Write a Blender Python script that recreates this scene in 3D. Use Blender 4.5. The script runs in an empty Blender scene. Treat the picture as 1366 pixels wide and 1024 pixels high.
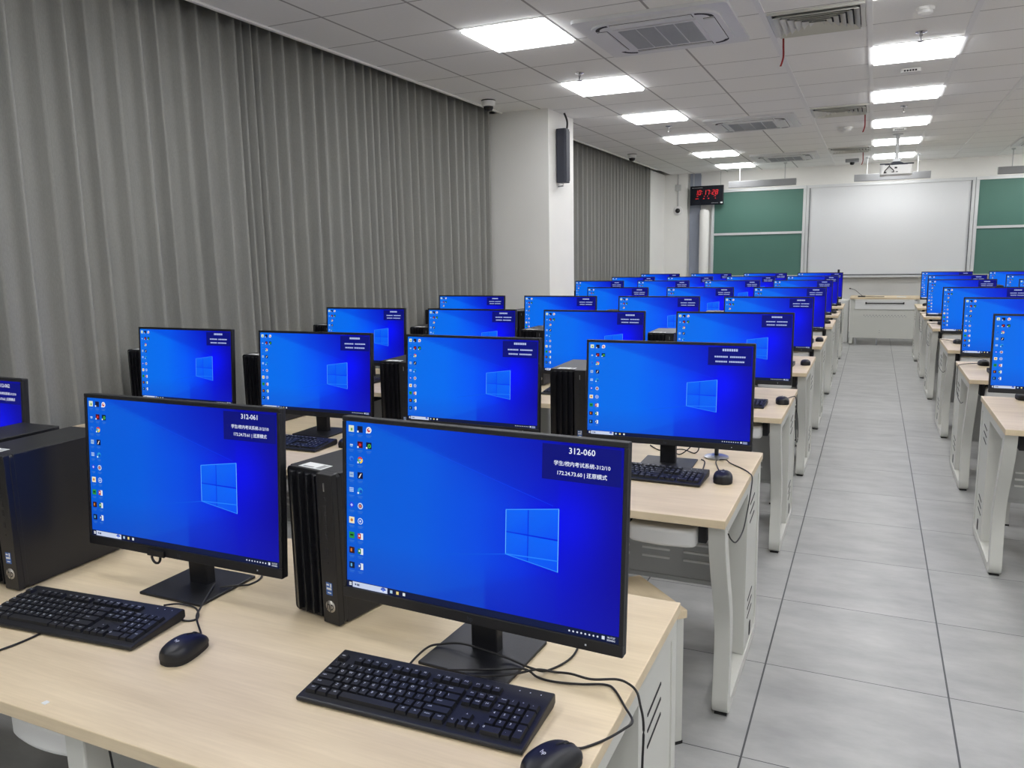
import bpy, bmesh, math, random
from mathutils import Vector, Matrix
random.seed(7)
SC = bpy.context.scene
COL = SC.collection
PI = math.pi
H = 1.52          # eye height
ZC = 2.95         # ceiling height
ZD = 0.74         # desk top height

# ------------------------------------------------------------------ helpers
def lin(c):
    return tuple(((v / 12.92) if v <= 0.04045 else ((v + 0.055) / 1.055) ** 2.4) for v in [x / 255.0 for x in c])

class MB:
    """collects shapes; build() links them as ONE mesh object"""
    def __init__(s):
        s.v = []; s.f = []; s.m = []; s.sm = []; s.c = []
    def add(s, vs, fs, mi=0, smooth=False, M=None, col=None):
        b = len(s.v)
        for p in vs:
            p = Vector(p)
            if M is not None: p = M @ p
            s.v.append(tuple(p))
        for f in fs:
            s.f.append([b + i for i in f]); s.m.append(mi); s.sm.append(smooth); s.c.append(col)
        return s
    def box(s, x0, x1, y0, y1, z0, z1, mi=0, M=None, col=None):
        vs = [(x0,y0,z0),(x1,y0,z0),(x1,y1,z0),(x0,y1,z0),(x0,y0,z1),(x1,y0,z1),(x1,y1,z1),(x0,y1,z1)]
        fs = [(0,3,2,1),(4,5,6,7),(0,1,5,4),(1,2,6,5),(2,3,7,6),(3,0,4,7)]
        return s.add(vs, fs, mi, False, M, col)
    def taper(s, cx, cy, z0, z1, w0, d0, w1, d1, mi=0, M=None, dy=0):
        vs = [(cx+a*w0/2, cy+b*d0/2, z0) for a, b in ((-1,-1),(1,-1),(1,1),(-1,1))] + \
             [(cx+a*w1/2, cy+dy+b*d1/2, z1) for a, b in ((-1,-1),(1,-1),(1,1),(-1,1))]
        return s.add(vs, [(0,3,2,1),(4,5,6,7),(0,1,5,4),(1,2,6,5),(2,3,7,6),(3,0,4,7)], mi, False, M)
    def prism(s, poly, a0, a1, axis='x', mi=0, M=None, smooth=False):
        n = len(poly)
        def P(u, w, a):
            if axis == 'x': return (a, u, w)
            if axis == 'y': return (u, a, w)
            return (u, w, a)
        vs = [P(u, w, a0) for u, w in poly] + [P(u, w, a1) for u, w in poly]
        b = len(s.v)
        s.add(vs, [], mi, smooth, M)
        fs = [list(range(n))[::-1], list(range(n, 2*n))]
        for i in range(n):
            j = (i+1) % n
            fs.append([i, j, n+j, n+i])
        for k, f in enumerate(fs):
            s.f.append([b+i for i in f]); s.m.append(mi); s.sm.append(smooth and k > 1); s.c.append(None)
        return s
    def tube(s, pts, r, n=6, mi=0, M=None):
        pts = [Vector(p) for p in pts]
        rings = []
        up = Vector((0,0,1))
        for i, p in enumerate(pts):
            t = (pts[min(i+1, len(pts)-1)] - pts[max(i-1, 0)])
            if t.length < 1e-9: t = Vector((0,0,1))
            t.normalize()
            a = t.cross(up)
            if a.length < 1e-3: a = t.cross(Vector((1,0,0)))
            a.normalize(); b = t.cross(a)
            rr = r(i/(len(pts)-1)) if callable(r) else r
            rings.append([p + a*math.cos(2*PI*k/n)*rr + b*math.sin(2*PI*k/n)*rr for k in range(n)])
        vs = [q for R in rings for q in R]
        fs = []
        for i in range(len(rings)-1):
            for k in range(n):
                fs.append((i*n+k, i*n+(k+1)%n, (i+1)*n+(k+1)%n, (i+1)*n+k))
        fs.append(tuple(range(n))); fs.append(tuple(range((len(rings)-1)*n, len(rings)*n))[::-1])
        return s.add(vs, fs, mi, True, M)
    def lathe(s, prof, n=20, mi=0, M=None, smooth=True):
        vs = []; fs = []
        for r, z in prof:
            for k in range(n):
                a = 2*PI*k/n
                vs.append((r*math.cos(a), r*math.sin(a), z))
        for i in range(len(prof)-1):
            for k in range(n):
                fs.append((i*n+k, i*n+(k+1)%n, (i+1)*n+(k+1)%n, (i+1)*n+k))
        fs.append(tuple(range(n))[::-1]); fs.append(tuple(range((len(prof)-1)*n, len(prof)*n)))
        return s.add(vs, fs, mi, smooth, M)
    def grid(s, nx, ny, fn, mi=0, smooth=True):
        vs = [fn(i/nx, j/ny) for j in range(ny+1) for i in range(nx+1)]
        fs = [(j*(nx+1)+i, j*(nx+1)+i+1, (j+1)*(nx+1)+i+1, (j+1)*(nx+1)+i) for j in range(ny) for i in range(nx)]
        return s.add(vs, fs, mi, smooth)
    def build(s, name, mats, parent=None, bevel=0, seg=2, fixn=True, loc=None):
        me = bpy.data.meshes.new(name)
        me.from_pydata(s.v, [], s.f)
        if not isinstance(mats, (list, tuple)): mats = [mats]
        for m in mats: me.materials.append(m)
        me.polygons.foreach_set('material_index', s.m)
        me.polygons.foreach_set('use_smooth', s.sm)
        if any(c is not None for c in s.c):
            at = me.color_attributes.new('Col', 'FLOAT_COLOR', 'CORNER')
            for p, c in zip(me.polygons, s.c):
                for k, li in enumerate(p.loop_indices):
                    q = (c[k] if (c and isinstance(c[0], (tuple, list))) else c) or (0,0,0)
                    at.data[li].color = (q[0], q[1], q[2], 1)
        me.update()
        if any(s.sm) and fixn: me.set_sharp_from_angle(angle=math.radians(42))
        if fixn:
            bm = bmesh.new(); bm.from_mesh(me)
            bmesh.ops.recalc_face_normals(bm, faces=bm.faces)
            bm.to_mesh(me); bm.free()
        o = bpy.data.objects.new(name, me); COL.objects.link(o)
        if parent is not None: o.parent = parent
        if loc is not None: o.location = loc
        if bevel:
            md = o.modifiers.new('bevel', 'BEVEL'); md.width = bevel; md.segments = seg
            md.limit_method = 'ANGLE'; md.angle_limit = math.radians(35); md.harden_normals = False
        return o

def empty(name, loc=(0,0,0), rz=0):
    o = bpy.data.objects.new(name, None); COL.objects.link(o)
    o.empty_display_size = 0.05
    o.location = loc; o.rotation_euler = (0, 0, rz)
    return o
def tag(o, label=None, cat=None, group=None, kind=None):
    if label: o['label'] = label
    if cat: o['category'] = cat
    if group: o['group'] = group
    elif 'group' in o.keys() and label: del o['group']
    if kind: o['kind'] = kind
    return o
def copy_tree(o, parent=None):
    c = o.copy(); COL.objects.link(c)
    c.parent = parent
    for ch in KIDS.get(o.name, []) or [x for x in o.children]:
        copy_tree(ch, c)
    return c
KIDS = {}
def smooth_path(pts, n=8):
    P = [Vector(p) for p in pts]
    P = [P[0]] + P + [P[-1]]
    out = []
    for i in range(1, len(P)-2):
        a, b, c, d = P[i-1], P[i], P[i+1], P[i+2]
        for k in range(n):
            t = k/n
            out.append(0.5*((2*b) + (c-a)*t + (2*a-5*b+4*c-d)*t*t + (3*b-a-3*c+d)*t**3))
    out.append(P[-2])
    return out
def rrect(w, h, r, n=4, cx=0, cy=0):
    pts = []
    for ax, ay, a0 in ((1,1,0),(-1,1,90),(-1,-1,180),(1,-1,270)):
        for k in range(n+1):
            a = math.radians(a0 + 90*k/n)
            pts.append((cx + ax*(w/2-r) + r*math.cos(a), cy + ay*(h/2-r) + r*math.sin(a)))
    return pts

_tc = {}
def text_geo(body, size=1.0):
    """flat glyph outlines as (verts, faces), centred on 0"""
    if (body, size) in _tc: return _tc[(body, size)]
    cu = bpy.data.curves.new('glyphs', 'FONT'); cu.body = body; cu.size = size
    cu.align_x = 'CENTER'; cu.align_y = 'CENTER'; cu.resolution_u = 2; cu.offset = 0.012*size
    o = bpy.data.objects.new('glyphs', cu); COL.objects.link(o)
    bpy.context.view_layer.update()
    dg = bpy.context.evaluated_depsgraph_get()
    ev = o.evaluated_get(dg); me = ev.to_mesh()
    vs = [tuple(v.co) for v in me.vertices]; fs = [tuple(p.vertices) for p in me.polygons]
    ev.to_mesh_clear()
    bpy.data.objects.remove(o); bpy.data.curves.remove(cu)
    _tc[(body, size)] = (vs, fs)
    return vs, fs

# ---------------------------------------------------------------- materials
MAT = {}
def node_mat(name):
    m = bpy.data.materials.new(name); m.use_nodes = True
    nt = m.node_tree; b = nt.nodes['Principled BSDF']
    MAT[name] = m
    return m, nt, b
def plain(name, rgb, rough=0.5, metal=0.0, noise=0.0, scale=40, bump=0.0, spec=None, emit=None, es=0, alpha=None):
    m, nt, b = node_mat(name)
    L = lin(rgb)
    b.inputs['Roughness'].default_value = rough; b.inputs['Metallic'].default_value = metal
    if spec is not None: b.inputs['Specular IOR Level'].default_value = spec
    tc = nt.nodes.new('ShaderNodeTexCoord')
    nz = nt.nodes.new('ShaderNodeTexNoise'); nz.inputs['Scale'].default_value = scale; nz.inputs['Detail'].default_value = 3
    nt.links.new(tc.outputs['Object'], nz.inputs['Vector'])
    mx = nt.nodes.new('ShaderNodeMix'); mx.data_type = 'RGBA'
    mx.inputs['A'].default_value = (*[v*(1-noise) for v in L], 1)
    mx.inputs['B'].default_value = (*[min(1, v*(1+noise)) for v in L], 1)
    nt.links.new(nz.outputs['Fac'], mx.inputs['Factor'])
    nt.links.new(mx.outputs['Result'], b.inputs['Base Color'])
    if bump:
        bp = nt.nodes.new('ShaderNodeBump'); bp.inputs['Strength'].default_value = bump; bp.inputs['Distance'].default_value = 0.001
        n2 = nt.nodes.new('ShaderNodeTexNoise'); n2.inputs['Scale'].default_value = scale*12
        nt.links.new(tc.outputs['Object'], n2.inputs['Vector'])
        nt.links.new(n2.outputs['Fac'], bp.inputs['Height']); nt.links.new(bp.outputs['Normal'], b.inputs['Normal'])
    if emit:
        b.inputs['Emission Color'].default_value = (*lin(emit), 1); b.inputs['Emission Strength'].default_value = es
    return m

EXPO = 1.08
LAMP = 7.2
plain('wall_paint', (236,235,231), 0.75, noise=0.03, scale=3, bump=0.08)
plain('white_metal', (206,206,199), 0.38, noise=0.02, scale=6)
plain('panel_metal', (190,191,190), 0.45, noise=0.02, scale=6)
plain('white_plastic', (226,226,224), 0.45, noise=0.02, scale=8)
plain('grey_plastic', (150,152,154), 0.5, noise=0.03, scale=8)
plain('grid_metal', (232,232,230), 0.4, noise=0.02)
plain('black_plastic', (20,21,26), 0.45, noise=0.06, scale=30, bump=0.12)
plain('tower_black', (20,21,26), 0.4, noise=0.06, scale=20, bump=0.1)
plain('key_black', (26,27,31), 0.45, noise=0.05, scale=50)
plain('key_print', (205,210,220), 0.6)
plain('cable_black', (20,19,21), 0.5)
plain('rubber', (24,24,25), 0.7)
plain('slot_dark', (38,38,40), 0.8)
plain('silver', (170,172,175), 0.3, metal=0.9)
plain('logo_silver', (190,186,178), 0.35, metal=0.6)
plain('sticker_white', (225,228,228), 0.5)
plain('sticker_blue', (45,95,170), 0.35, noise=0.2, scale=300)
plain('red_cloth', (140,40,38), 0.8)
plain('speaker_grey', (52,55,66), 0.6, noise=0.05, scale=80)
plain('frame_metal', (212,214,215), 0.35, metal=0.15)
plain('frame_dark', (70,74,78), 0.4)
plain('board_green', (78,121,109), 0.5, noise=0.06, scale=2.5)
plain('board_white', (222,224,226), 0.55, noise=0.01, scale=2)
plain('ac_white', (222,223,224), 0.42)
plain('ac_grey', (176,180,186), 0.55, noise=0.04, scale=60)
plain('housing_grey', (150,151,152), 0.5)
plain('painted_slit_light', (246,246,244), 0.5)
plain('strip_blue', (150,156,170), 0.6)
plain('clock_black', (16,20,30), 0.25)
plain('led_red', (120,10,20), 0.5, emit=(255,40,50), es=0.45)
plain('lamp', (255,255,255), 0.5, emit=(252,253,255), es=LAMP)
plain('board_lamp', (255,255,255), 0.5, emit=(255,252,246), es=5.0)
plain('lens', (16,16,18), 0.12)
plain('chrome', (190,190,192), 0.22, metal=1.0)

# wood of the desk tops: pale birch laminate with soft grain along x
def wood():
    m, nt, b = node_mat('birch')
    tc = nt.nodes.new('ShaderNodeTexCoord')
    mp = nt.nodes.new('ShaderNodeMapping'); mp.inputs['Scale'].default_value = (1.3, 9.0, 9.0)
    nt.links.new(tc.outputs['Object'], mp.inputs['Vector'])
    n1 = nt.nodes.new('ShaderNodeTexNoise'); n1.inputs['Scale'].default_value = 2.2; n1.inputs['Detail'].default_value = 6; n1.inputs['Roughness'].default_value = 0.55
    nt.links.new(mp.outputs['Vector'], n1.inputs['Vector'])
    mp2 = nt.nodes.new('ShaderNodeMapping'); mp2.inputs['Scale'].default_value = (6, 120, 120)
    nt.links.new(tc.outputs['Object'], mp2.inputs['Vector'])
    n2 = nt.nodes.new('ShaderNodeTexNoise'); n2.inputs['Scale'].default_value = 1.5; n2.inputs['Detail'].default_value = 2
    nt.links.new(mp2.outputs['Vector'], n2.inputs['Vector'])
    r = nt.nodes.new('ShaderNodeValToRGB'); e = r.color_ramp.elements
    e[0].position = 0.3; e[0].color = (*lin((214,195,162)), 1); e[1].position = 0.72; e[1].color = (*lin((229,211,179)), 1)
    nt.links.new(n1.outputs['Fac'], r.inputs['Fac'])
    mx = nt.nodes.new('ShaderNodeMix'); mx.data_type = 'RGBA'; mx.blend_type = 'MULTIPLY'; mx.inputs['Factor'].default_value = 0.10
    r2 = nt.nodes.new('ShaderNodeValToRGB'); r2.color_ramp.elements[0].position = 0.42; r2.color_ramp.elements[1].position = 0.62
    r2.color_ramp.elements[0].color = (0.6,0.55,0.48,1)
    nt.links.new(n2.outputs['Fac'], r2.inputs['Fac'])
    nt.links.new(r.outputs['Color'], mx.inputs['A']); nt.links.new(r2.outputs['Color'], mx.inputs['B'])
    nt.links.new(mx.outputs['Result'], b.inputs['Base Color'])
    b.inputs['Roughness'].default_value = 0.42
    return m
wood()
plain('birch_edge', (206,190,158), 0.5, noise=0.04, scale=10)

def floor_mat():
    m, nt, b = node_mat('floor_tile')
    N = nt.nodes.new; Lk = nt.links.new
    tc = N('ShaderNodeTexCoord'); sp = N('ShaderNodeSeparateXYZ'); Lk(tc.outputs['Object'], sp.inputs[0])
    def math_(op, a, bb=None, c=None):
        n = N('ShaderNodeMath'); n.operation = op
        for i, v in enumerate((a, bb, c)):
            if v is None: continue
            if isinstance(v, (int, float)): n.inputs[i].default_value = v
            else: Lk(v, n.inputs[i])
        return n.outputs[0]
    T = 0.6015
    def dist(sock, off):
        u = math_('DIVIDE', math_('SUBTRACT', sock, off), T)
        f = math_('SUBTRACT', math_('FRACT', math_('ADD', u, 0.5)), 0.5)
        return math_('MULTIPLY', math_('ABSOLUTE', f), T), math_('FLOOR', u)
    dx, ix = dist(sp.outputs['X'], -0.295); dy, iy = dist(sp.outputs['Y'], 2.27)
    gx = math_('LESS_THAN', dx, 0.0030); gy = math_('LESS_THAN', dy, 0.0018)
    g = math_('MAXIMUM', gx, gy)
    # tile tone: cloudy concrete look, each tile its own offset
    cb = N('ShaderNodeCombineXYZ'); Lk(math_('MULTIPLY', ix, 3.7), cb.inputs[0]); Lk(math_('MULTIPLY', iy, 5.3), cb.inputs[1]); 
    va = N('ShaderNodeVectorMath'); va.operation = 'ADD'; Lk(tc.outputs['Object'], va.inputs[0]); Lk(cb.outputs[0], va.inputs[1])
    mp = N('ShaderNodeMapping'); mp.inputs['Scale'].default_value = (2.2, 4.5, 1); Lk(va.outputs[0], mp.inputs['Vector'])
    n1 = N('ShaderNodeTexNoise'); n1.inputs['Scale'].default_value = 1.6; n1.inputs['Detail'].default_value = 7; n1.inputs['Roughness'].default_value = 0.6; Lk(mp.outputs[0], n1.inputs['Vector'])
    r = N('ShaderNodeValToRGB'); r.color_ramp.elements[0].position = 0.3; r.color_ramp.elements[1].position = 0.75
    r.color_ramp.elements[0].color = (*lin((152,152,151)), 1); r.color_ramp.elements[1].color = (*lin((180,180,178)), 1)
    Lk(n1.outputs['Fac'], r.inputs['Fac'])
    mx = N('ShaderNodeMix'); mx.data_type = 'RGBA'; Lk(g, mx.inputs['Factor']); Lk(r.outputs['Color'], mx.inputs['A'])
    mx.inputs['B'].default_value = (*lin((62,64,66)), 1)
    Lk(mx.outputs['Result'], b.inputs['Base Color'])
    b.inputs['Roughness'].default_value = 0.36
    bp = N('ShaderNodeBump'); bp.inputs['Strength'].default_value = 0.35; bp.inputs['Distance'].default_value = 0.002; bp.invert = True
    Lk(g, bp.inputs['Height']); Lk(bp.outputs['Normal'], b.inputs['Normal'])
    return m
floor_mat()

def ceil_mat():
    m, nt, b = node_mat('ceiling_tile')
    N = nt.nodes.new; Lk = nt.links.new
    tc = N('ShaderNodeTexCoord'); sp = N('ShaderNodeSeparateXYZ'); Lk(tc.outputs['Object'], sp.inputs[0])
    def math_(op, a, bb=None):
        n = N('ShaderNodeMath'); n.operation = op
        for i, v in enumerate((a, bb)):
            if v is None: continue
            if isinstance(v, (int, float)): n.inputs[i].default_value = v
            else: Lk(v, n.inputs[i])
        return n.outputs[0]
    def dist(sock, off, T):
        u = math_('DIVIDE', math_('SUBTRACT', sock, off), T)
        f = math_('SUBTRACT', math_('FRACT', math_('ADD', u, 0.5)), 0.5)
        return math_('MULTIPLY', math_('ABSOLUTE', f), T)
    dx = dist(sp.outputs['X'], -0.1, 0.5965); dy = dist(sp.outputs['Y'], 6.47, 0.595)
    g = math_('MAXIMUM', math_('LESS_THAN', dx, 0.008), math_('LESS_THAN', dy, 0.0055))
    nz = N('ShaderNodeTexNoise'); nz.inputs['Scale'].default_value = 60; nz.inputs['Detail'].default_value = 4; Lk(tc.outputs['Object'], nz.inputs['Vector'])
    r = N('ShaderNodeValToRGB'); r.color_ramp.elements[0].color = (*lin((236,236,234)), 1); r.color_ramp.elements[1].color = (*lin((243,243,241)), 1)
    Lk(nz.outputs['Fac'], r.inputs['Fac'])
    mx = N('ShaderNodeMix'); mx.data_type = 'RGBA'; Lk(g, mx.inputs['Factor']); Lk(r.outputs['Color'], mx.inputs['A'])
    mx.inputs['B'].default_value = (*lin((168,167,165)), 1)
    Lk(mx.outputs['Result'], b.inputs['Base Color']); b.inputs['Roughness'].default_value = 0.8
    return m
ceil_mat()

def curtain_mat():
    m, nt, b = node_mat('curtain_cloth')
    N = nt.nodes.new; Lk = nt.links.new
    tc = N('ShaderNodeTexCoord')
    mp = N('ShaderNodeMapping'); mp.inputs['Scale'].default_value = (300, 300, 60); Lk(tc.outputs['Object'], mp.inputs['Vector'])
    nz = N('ShaderNodeTexNoise'); nz.inputs['Scale'].default_value = 1.0; nz.inputs['Detail'].default_value = 3; Lk(mp.outputs[0], nz.inputs['Vector'])
    r = N('ShaderNodeValToRGB'); r.color_ramp.elements[0].color = (*lin((136,136,132)), 1); r.color_ramp.elements[1].color = (*lin((160,160,155)), 1)
    Lk(nz.outputs['Fac'], r.inputs['Fac']); Lk(r.outputs['Color'], b.inputs['Base Color'])
    b.inputs['Roughness'].default_value = 0.7; b.inputs['Sheen Weight'].default_value = 0.15; b.inputs['Sheen Roughness'].default_value = 0.4
    return m
curtain_mat()

def screen_mat():
    m, nt, b = node_mat('screen_picture')
    N = nt.nodes.new; Lk = nt.links.new
    at = N('ShaderNodeVertexColor'); at.layer_name = 'Col'
    Lk(at.outputs['Color'], b.inputs['Emission Color']); b.inputs['Emission Strength'].default_value = 2**-EXPO
    b.inputs['Base Color'].default_value = (0.004, 0.004, 0.006, 1); b.inputs['Roughness'].default_value = 0.42
    b.inputs['Specular IOR Level'].default_value = 0.1
    return m
screen_mat()
M = MAT

# ------------------------------------------------------------- room setting
def struct(o): return tag(o, kind='structure')
XR, YB, YF = 4.6, -3.2, 15.0
struct(MB().box(-3.95, XR, YB, YF, -0.1, 0).build('floor', M['floor_tile']))
struct(MB().box(-3.50, XR, YB, YF, ZC, ZC+0.12).build('ceiling', M['ceiling_tile']))
struct(MB().box(-4.05, -3.82, YB, YF, 0, 3.06).build('wall_left', M['wall_paint']))
struct(MB().box(XR, XR+0.15, YB, YF, 0, 3.06).build('wall_right', M['wall_paint']))
struct(MB().box(-4.05, XR+0.15, YB-0.15, YB, 0, 3.06).build('wall_back', M['wall_paint']))
struct(MB().box(-4.05, XR+0.15, YF, YF+0.15, 0, 3.06).build('wall_front', M['wall_paint']))
# white edge trim of the suspended ceiling in front of the curtain pocket
struct(MB().box(-3.515, -3.49, YB, 7.5, ZC-0.012, ZC+0.11).build('trim_1', M['wall_paint']))
struct(MB().box(-3.515, -3.49, 8.25, 13.87, ZC-0.012, ZC+0.11).build('trim_2', M['wall_paint']))
struct(MB().box(-3.82, -3.5, YB, YF, 3.045, 3.07).build('trim_3', M['wall_paint']))
# column between the curtains, with its white faces
struct(MB().box(-3.82, -3.0, 7.52, 8.24, 0, ZC).build('wall_column', M['wall_paint']))
# short white wall beyond the second curtain and the pier in the front corner
struct(MB().box(-3.82, -3.62, 13.87, YF, 0, ZC).build('wall_corner', M['wall_paint']))
struct(MB().box(-3.62, -3.19, 14.88, YF, 0, ZC).build('wall_pier', M['wall_paint']))
struct(MB().box(-3.16, -2.965, 14.96, YF, 0, ZC).build('trim_4', M['strip_blue']))
struct(MB().box(-3.0, XR, YF-0.012, YF, 0, 0.1).build('baseboard_front', M['panel_metal']))
# metal runners of the ceiling grid over the aisle, pale to paint lamp reflections
k = 5
for x in (-0.6965, -0.1, 0.4965, 1.093, 1.6895):
    struct(MB().box(x-0.017, x+0.017, YB, YF, ZC-0.006, ZC+0.001).build('trim_%d' % k, M['grid_metal'])); k += 1
struct(MB().box(-3.47, XR, YF-0.03, YF, ZC-0.02, ZC+0.01).build('trim_%d' % k, M['wall_paint']))

# ------------------------------------------------------------------ curtains
def curtain(y0, y1, peaks, name, label):
    ps = sorted(p for p in peaks if y0-0.2 < p < y1+0.2)
    prof = []
    for a, b in zip(ps[:-1], ps[1:]):
        w = b-a; sk = random.uniform(-0.06, 0.06); d = random.uniform(0.75, 1.1)
        amp = min(0.10, 0.06 + 0.3*w) * d
        for t, q in ((0.0, 1.0), (0.04, 0.94), (0.075, 0.60), (0.10, 0.18), (0.14, 0.0), (0.30+sk, 0.03), (0.50+sk, 0.06), (0.68, 0.11), (0.80, 0.20), (0.87, 0.42), (0.92, 0.76), (0.96, 0.95)):
            prof.append((a + w*t, amp*q, (a+b)*9))
    prof = [p for p in prof if y0 <= p[0] <= y1]
    n = len(prof); nz = 14
    mb = MB()
    vs = []; fs = []
    for j in range(nz+1):
        z = 0.03 + (3.03-0.03)*j/nz
        for (y, q, s) in prof:
            k = 1.0 + 0.12*(1 - z/3.2)*math.sin(s*1.7 + z*0.5)
            yy = y + 0.016*(1 - z/3.03)*math.sin(y*2.3)
            vs.append((-3.685 + q*k, yy, z))
    for j in range(nz):
        for i in range(n-1):
            fs.append((j*n+i, j*n+i+1, (j+1)*n+i+1, (j+1)*n+i))
    mb.add(vs, fs, 0, True)
    o = mb.build(name, M['curtain_cloth'], fixn=False)
    sd = o.modifiers.new('thickness', 'SOLIDIFY'); sd.thickness = 0.003; sd.offset = -1
    return tag(o, label, 'curtain', 'grey curtains along the left wall')
pk = []
y = 2.484
while y > YB: 
    y -= random.choice([0.12, 0.135, 0.15, 0.14]); pk.append(y)
pk += [2.484, 2.622, 2.763, 2.895, 3.042, 3.206, 3.329, 3.475, 3.612, 3.771, 3.912, 3.987, 4.06, 4.11, 4.22, 4.344, 4.474, 4.622, 4.754, 4.89, 5.02, 5.123, 5.254, 5.355, 5.444, 5.551, 5.646, 5.727, 5.859, 5.998, 6.123, 6.264, 6.387, 6.546, 6.67, 6.841, 6.975, 7.136, 7.27, 7.41, 7.55]
curtain(YB+0.02, 7.505, pk, 'curtain', 'long grey pleated curtain filling the wall before the white column')
pk = []
y = 8.2
while y < 14.1:
    pk.append(y); y += random.choice([0.14, 0.16, 0.18, 0.2])
curtain(8.255, 13.86, pk, 'curtain', 'shorter grey pleated curtain beyond the white column')

# ------------------------------------------------------------------ lamps
def make_light():
    r = empty('ceiling_light')
    f = MB()
    for a in ((-.297,.297,-.297,-.277), (-.297,.297,.277,.297), (-.297,-.277,-.277,.277), (.277,.297,-.277,.277)):
        f.box(*a, -0.004, 0.004)
    f.build('frame', M['grid_metal'], r)
    MB().box(-.277, .277, -.277, .277, -0.019, 0.002).build('diffuser', M['lamp'], r)  # lowered slab, its glowing sides added to brighten the ceiling around it
    return r
light0 = make_light(); first = True
def put_light(x, y, label, group=None):
    global first
    o = light0 if first else copy_tree(light0); first = False
    o.location = (x, y, ZC)
    tag(o, label, 'ceiling light', group)
ORD = ['first', 'second', 'third', 'fourth', 'fifth', 'sixth', 'seventh', 'eighth']
for k_ in range(6):
    put_light(-2.193, 5.0 + 1.786*k_, 'square white light panel, %s from the camera in the left ceiling row' % (ORD[k_] if k_ < 5 else 'farthest'))
for k_ in range(5):
    put_light(0.198, 6.765 + 1.786*k_, 'square white light panel, %s from the camera in the row above the aisle' % (ORD[k_] if k_ < 4 else 'farthest'))
for k_ in range(-4, 0):
    put_light(-2.193, 5.0 + 1.786*k_, 'square white ceiling light panel outside the view', 'ceiling lights outside the view')
for k_ in range(-5, 0):
    put_light(0.198, 6.765 + 1.786*k_, 'square white ceiling light panel outside the view', 'ceiling lights outside the view')
for k_ in range(-4, 6):
    put_light(2.58, 5.0 + 1.786*k_, 'square white ceiling light panel outside the view', 'ceiling lights outside the view')

# ------------------------------------------------------------ air conditioners
def make_ac():
    r = empty('air_conditioner')
    p = MB(); p.prism(rrect(.95, .95, .03), -0.022, 0.0, 'z', 0)
    # raised rounded plinth
    p.prism(rrect(.80, .80, .14, 8), -0.034, -0.021, 'z', 0)
    # dark corner outlets
    for k in range(4):
        a0 = math.radians(45 + 90*k)
        poly = []
        cx, cy = .265*(1 if math.cos(a0) > 0 else -1), .265*(1 if math.sin(a0) > 0 else -1)
        for i in range(9):
            a = a0 + math.radians(-42 + 84*i/8); poly.append((cx + .105*math.cos(a), cy + .105*math.sin(a)))
        for i in range(8, -1, -1):
            a = a0 + math.radians(-42 + 84*i/8); poly.append((cx + .080*math.cos(a), cy + .080*math.sin(a)))
        p.prism(poly, -0.0355, -0.033, 'z', 1)
    p.build('panel', [M['ac_white'], M['slot_dark']], r)
    # four flaps
    for k in range(4):
        Mx = Matrix.Rotation(PI/2*k, 4, 'Z')
        f = MB(); f.box(-.25, .25, .305, .365, -0.044, -0.033, 0, Mx)
        f.box(-.254, .254, .301, .369, -0.0355, -0.033, 1, Mx)
        f.build('flap', [M['ac_white'], M['slot_dark']], r, bevel=.004)
    g = MB(); g.box(-.262, .262, -.262, .262, -0.040, -0.033, 0)
    for i in range(4):
        x = -.235 + .1195*i
        g.box(x, x+.112, -.235, .235, -0.0425, -0.039, 1)
        for j in range(26):
            yy = -.228 + j*.018
            g.box(x+.003, x+.109, yy, yy+.007, -0.0445, -0.042, 1)
    g.build('grille', [M['ac_white'], M['ac_grey']], r)
    b = MB(); vs, fs = text_geo('AC', .02); b.box(-.03, .03, .27, .28, -.0425, -.0395); b.build('badge', M['ac_grey'], r)
    return r
ac0 = make_ac()
acs = [(-1.315, 5.335, 'square white ceiling air conditioner nearest the camera, between light panels'),
       (-1.315, 9.5, 'square ceiling air conditioner second from camera, left of the aisle'),
       (-1.315, 13.09, 'small looking ceiling air conditioner farthest away, left of the aisle'),
       (2.165, 9.5, 'ceiling air conditioner cut by the right photo edge, the nearer one'),
       (2.165, 13.09, 'ceiling air conditioner at the right photo edge, the farther one')]
for i, (x, y, lab) in enumerate(acs):
    o = ac0 if i == 0 else copy_tree(ac0)
    o.location = (x, y, ZC); tag(o, lab, 'air conditioner', 'cassette air conditioners in the ceiling')

# ---------------------------------------------------------------- air vents
def make_vent():
    r = empty('air_vent')
    f = MB()
    for a in ((-.275,.275,-.275,-.25), (-.275,.275,.25,.275), (-.275,-.25,-.25,.25), (.25,.275,-.25,.25)):
        f.box(*a, -0.014, 0.0)
    f.build('frame', M['white_metal'], r)
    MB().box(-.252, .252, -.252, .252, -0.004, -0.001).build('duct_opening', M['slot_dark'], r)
    for k in range(6):
        s0 = .246 - k*.040; s1 = s0 - .034
        v = MB()
        for q in range(4):
            Mx = Matrix.Rotation(PI/2*q, 4, 'Z')
            # a sloping blade of the square ring
            vs = [(-s0, s0, -0.030), (s0, s0, -0.030), (s1, s1, -0.006), (-s1, s1, -0.006),
                  (-s0, s0, -0.027), (s0, s0, -0.027), (s1, s1, -0.003), (-s1, s1, -0.003)]
            v.add(vs, [(0,1,2,3), (4,7,6,5), (3,2,6,7), (0,4,5,1)], 0, False, Mx)
        v.build('louver', M['white_metal'], r, fixn=False)
    return r
vent0 = make_vent()
vents = [(-.398, 5.578, -.627, .24, 'large square louvered ceiling vent nearest the camera, with red ribbon'),
         (-.398, 9.17, -.165, .24, 'louvered ceiling vent second from the camera, with red ribbon'),
         (-.398, 12.72, -.227, .24, 'louvered ceiling vent farthest from the camera, with red ribbon')]
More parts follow.
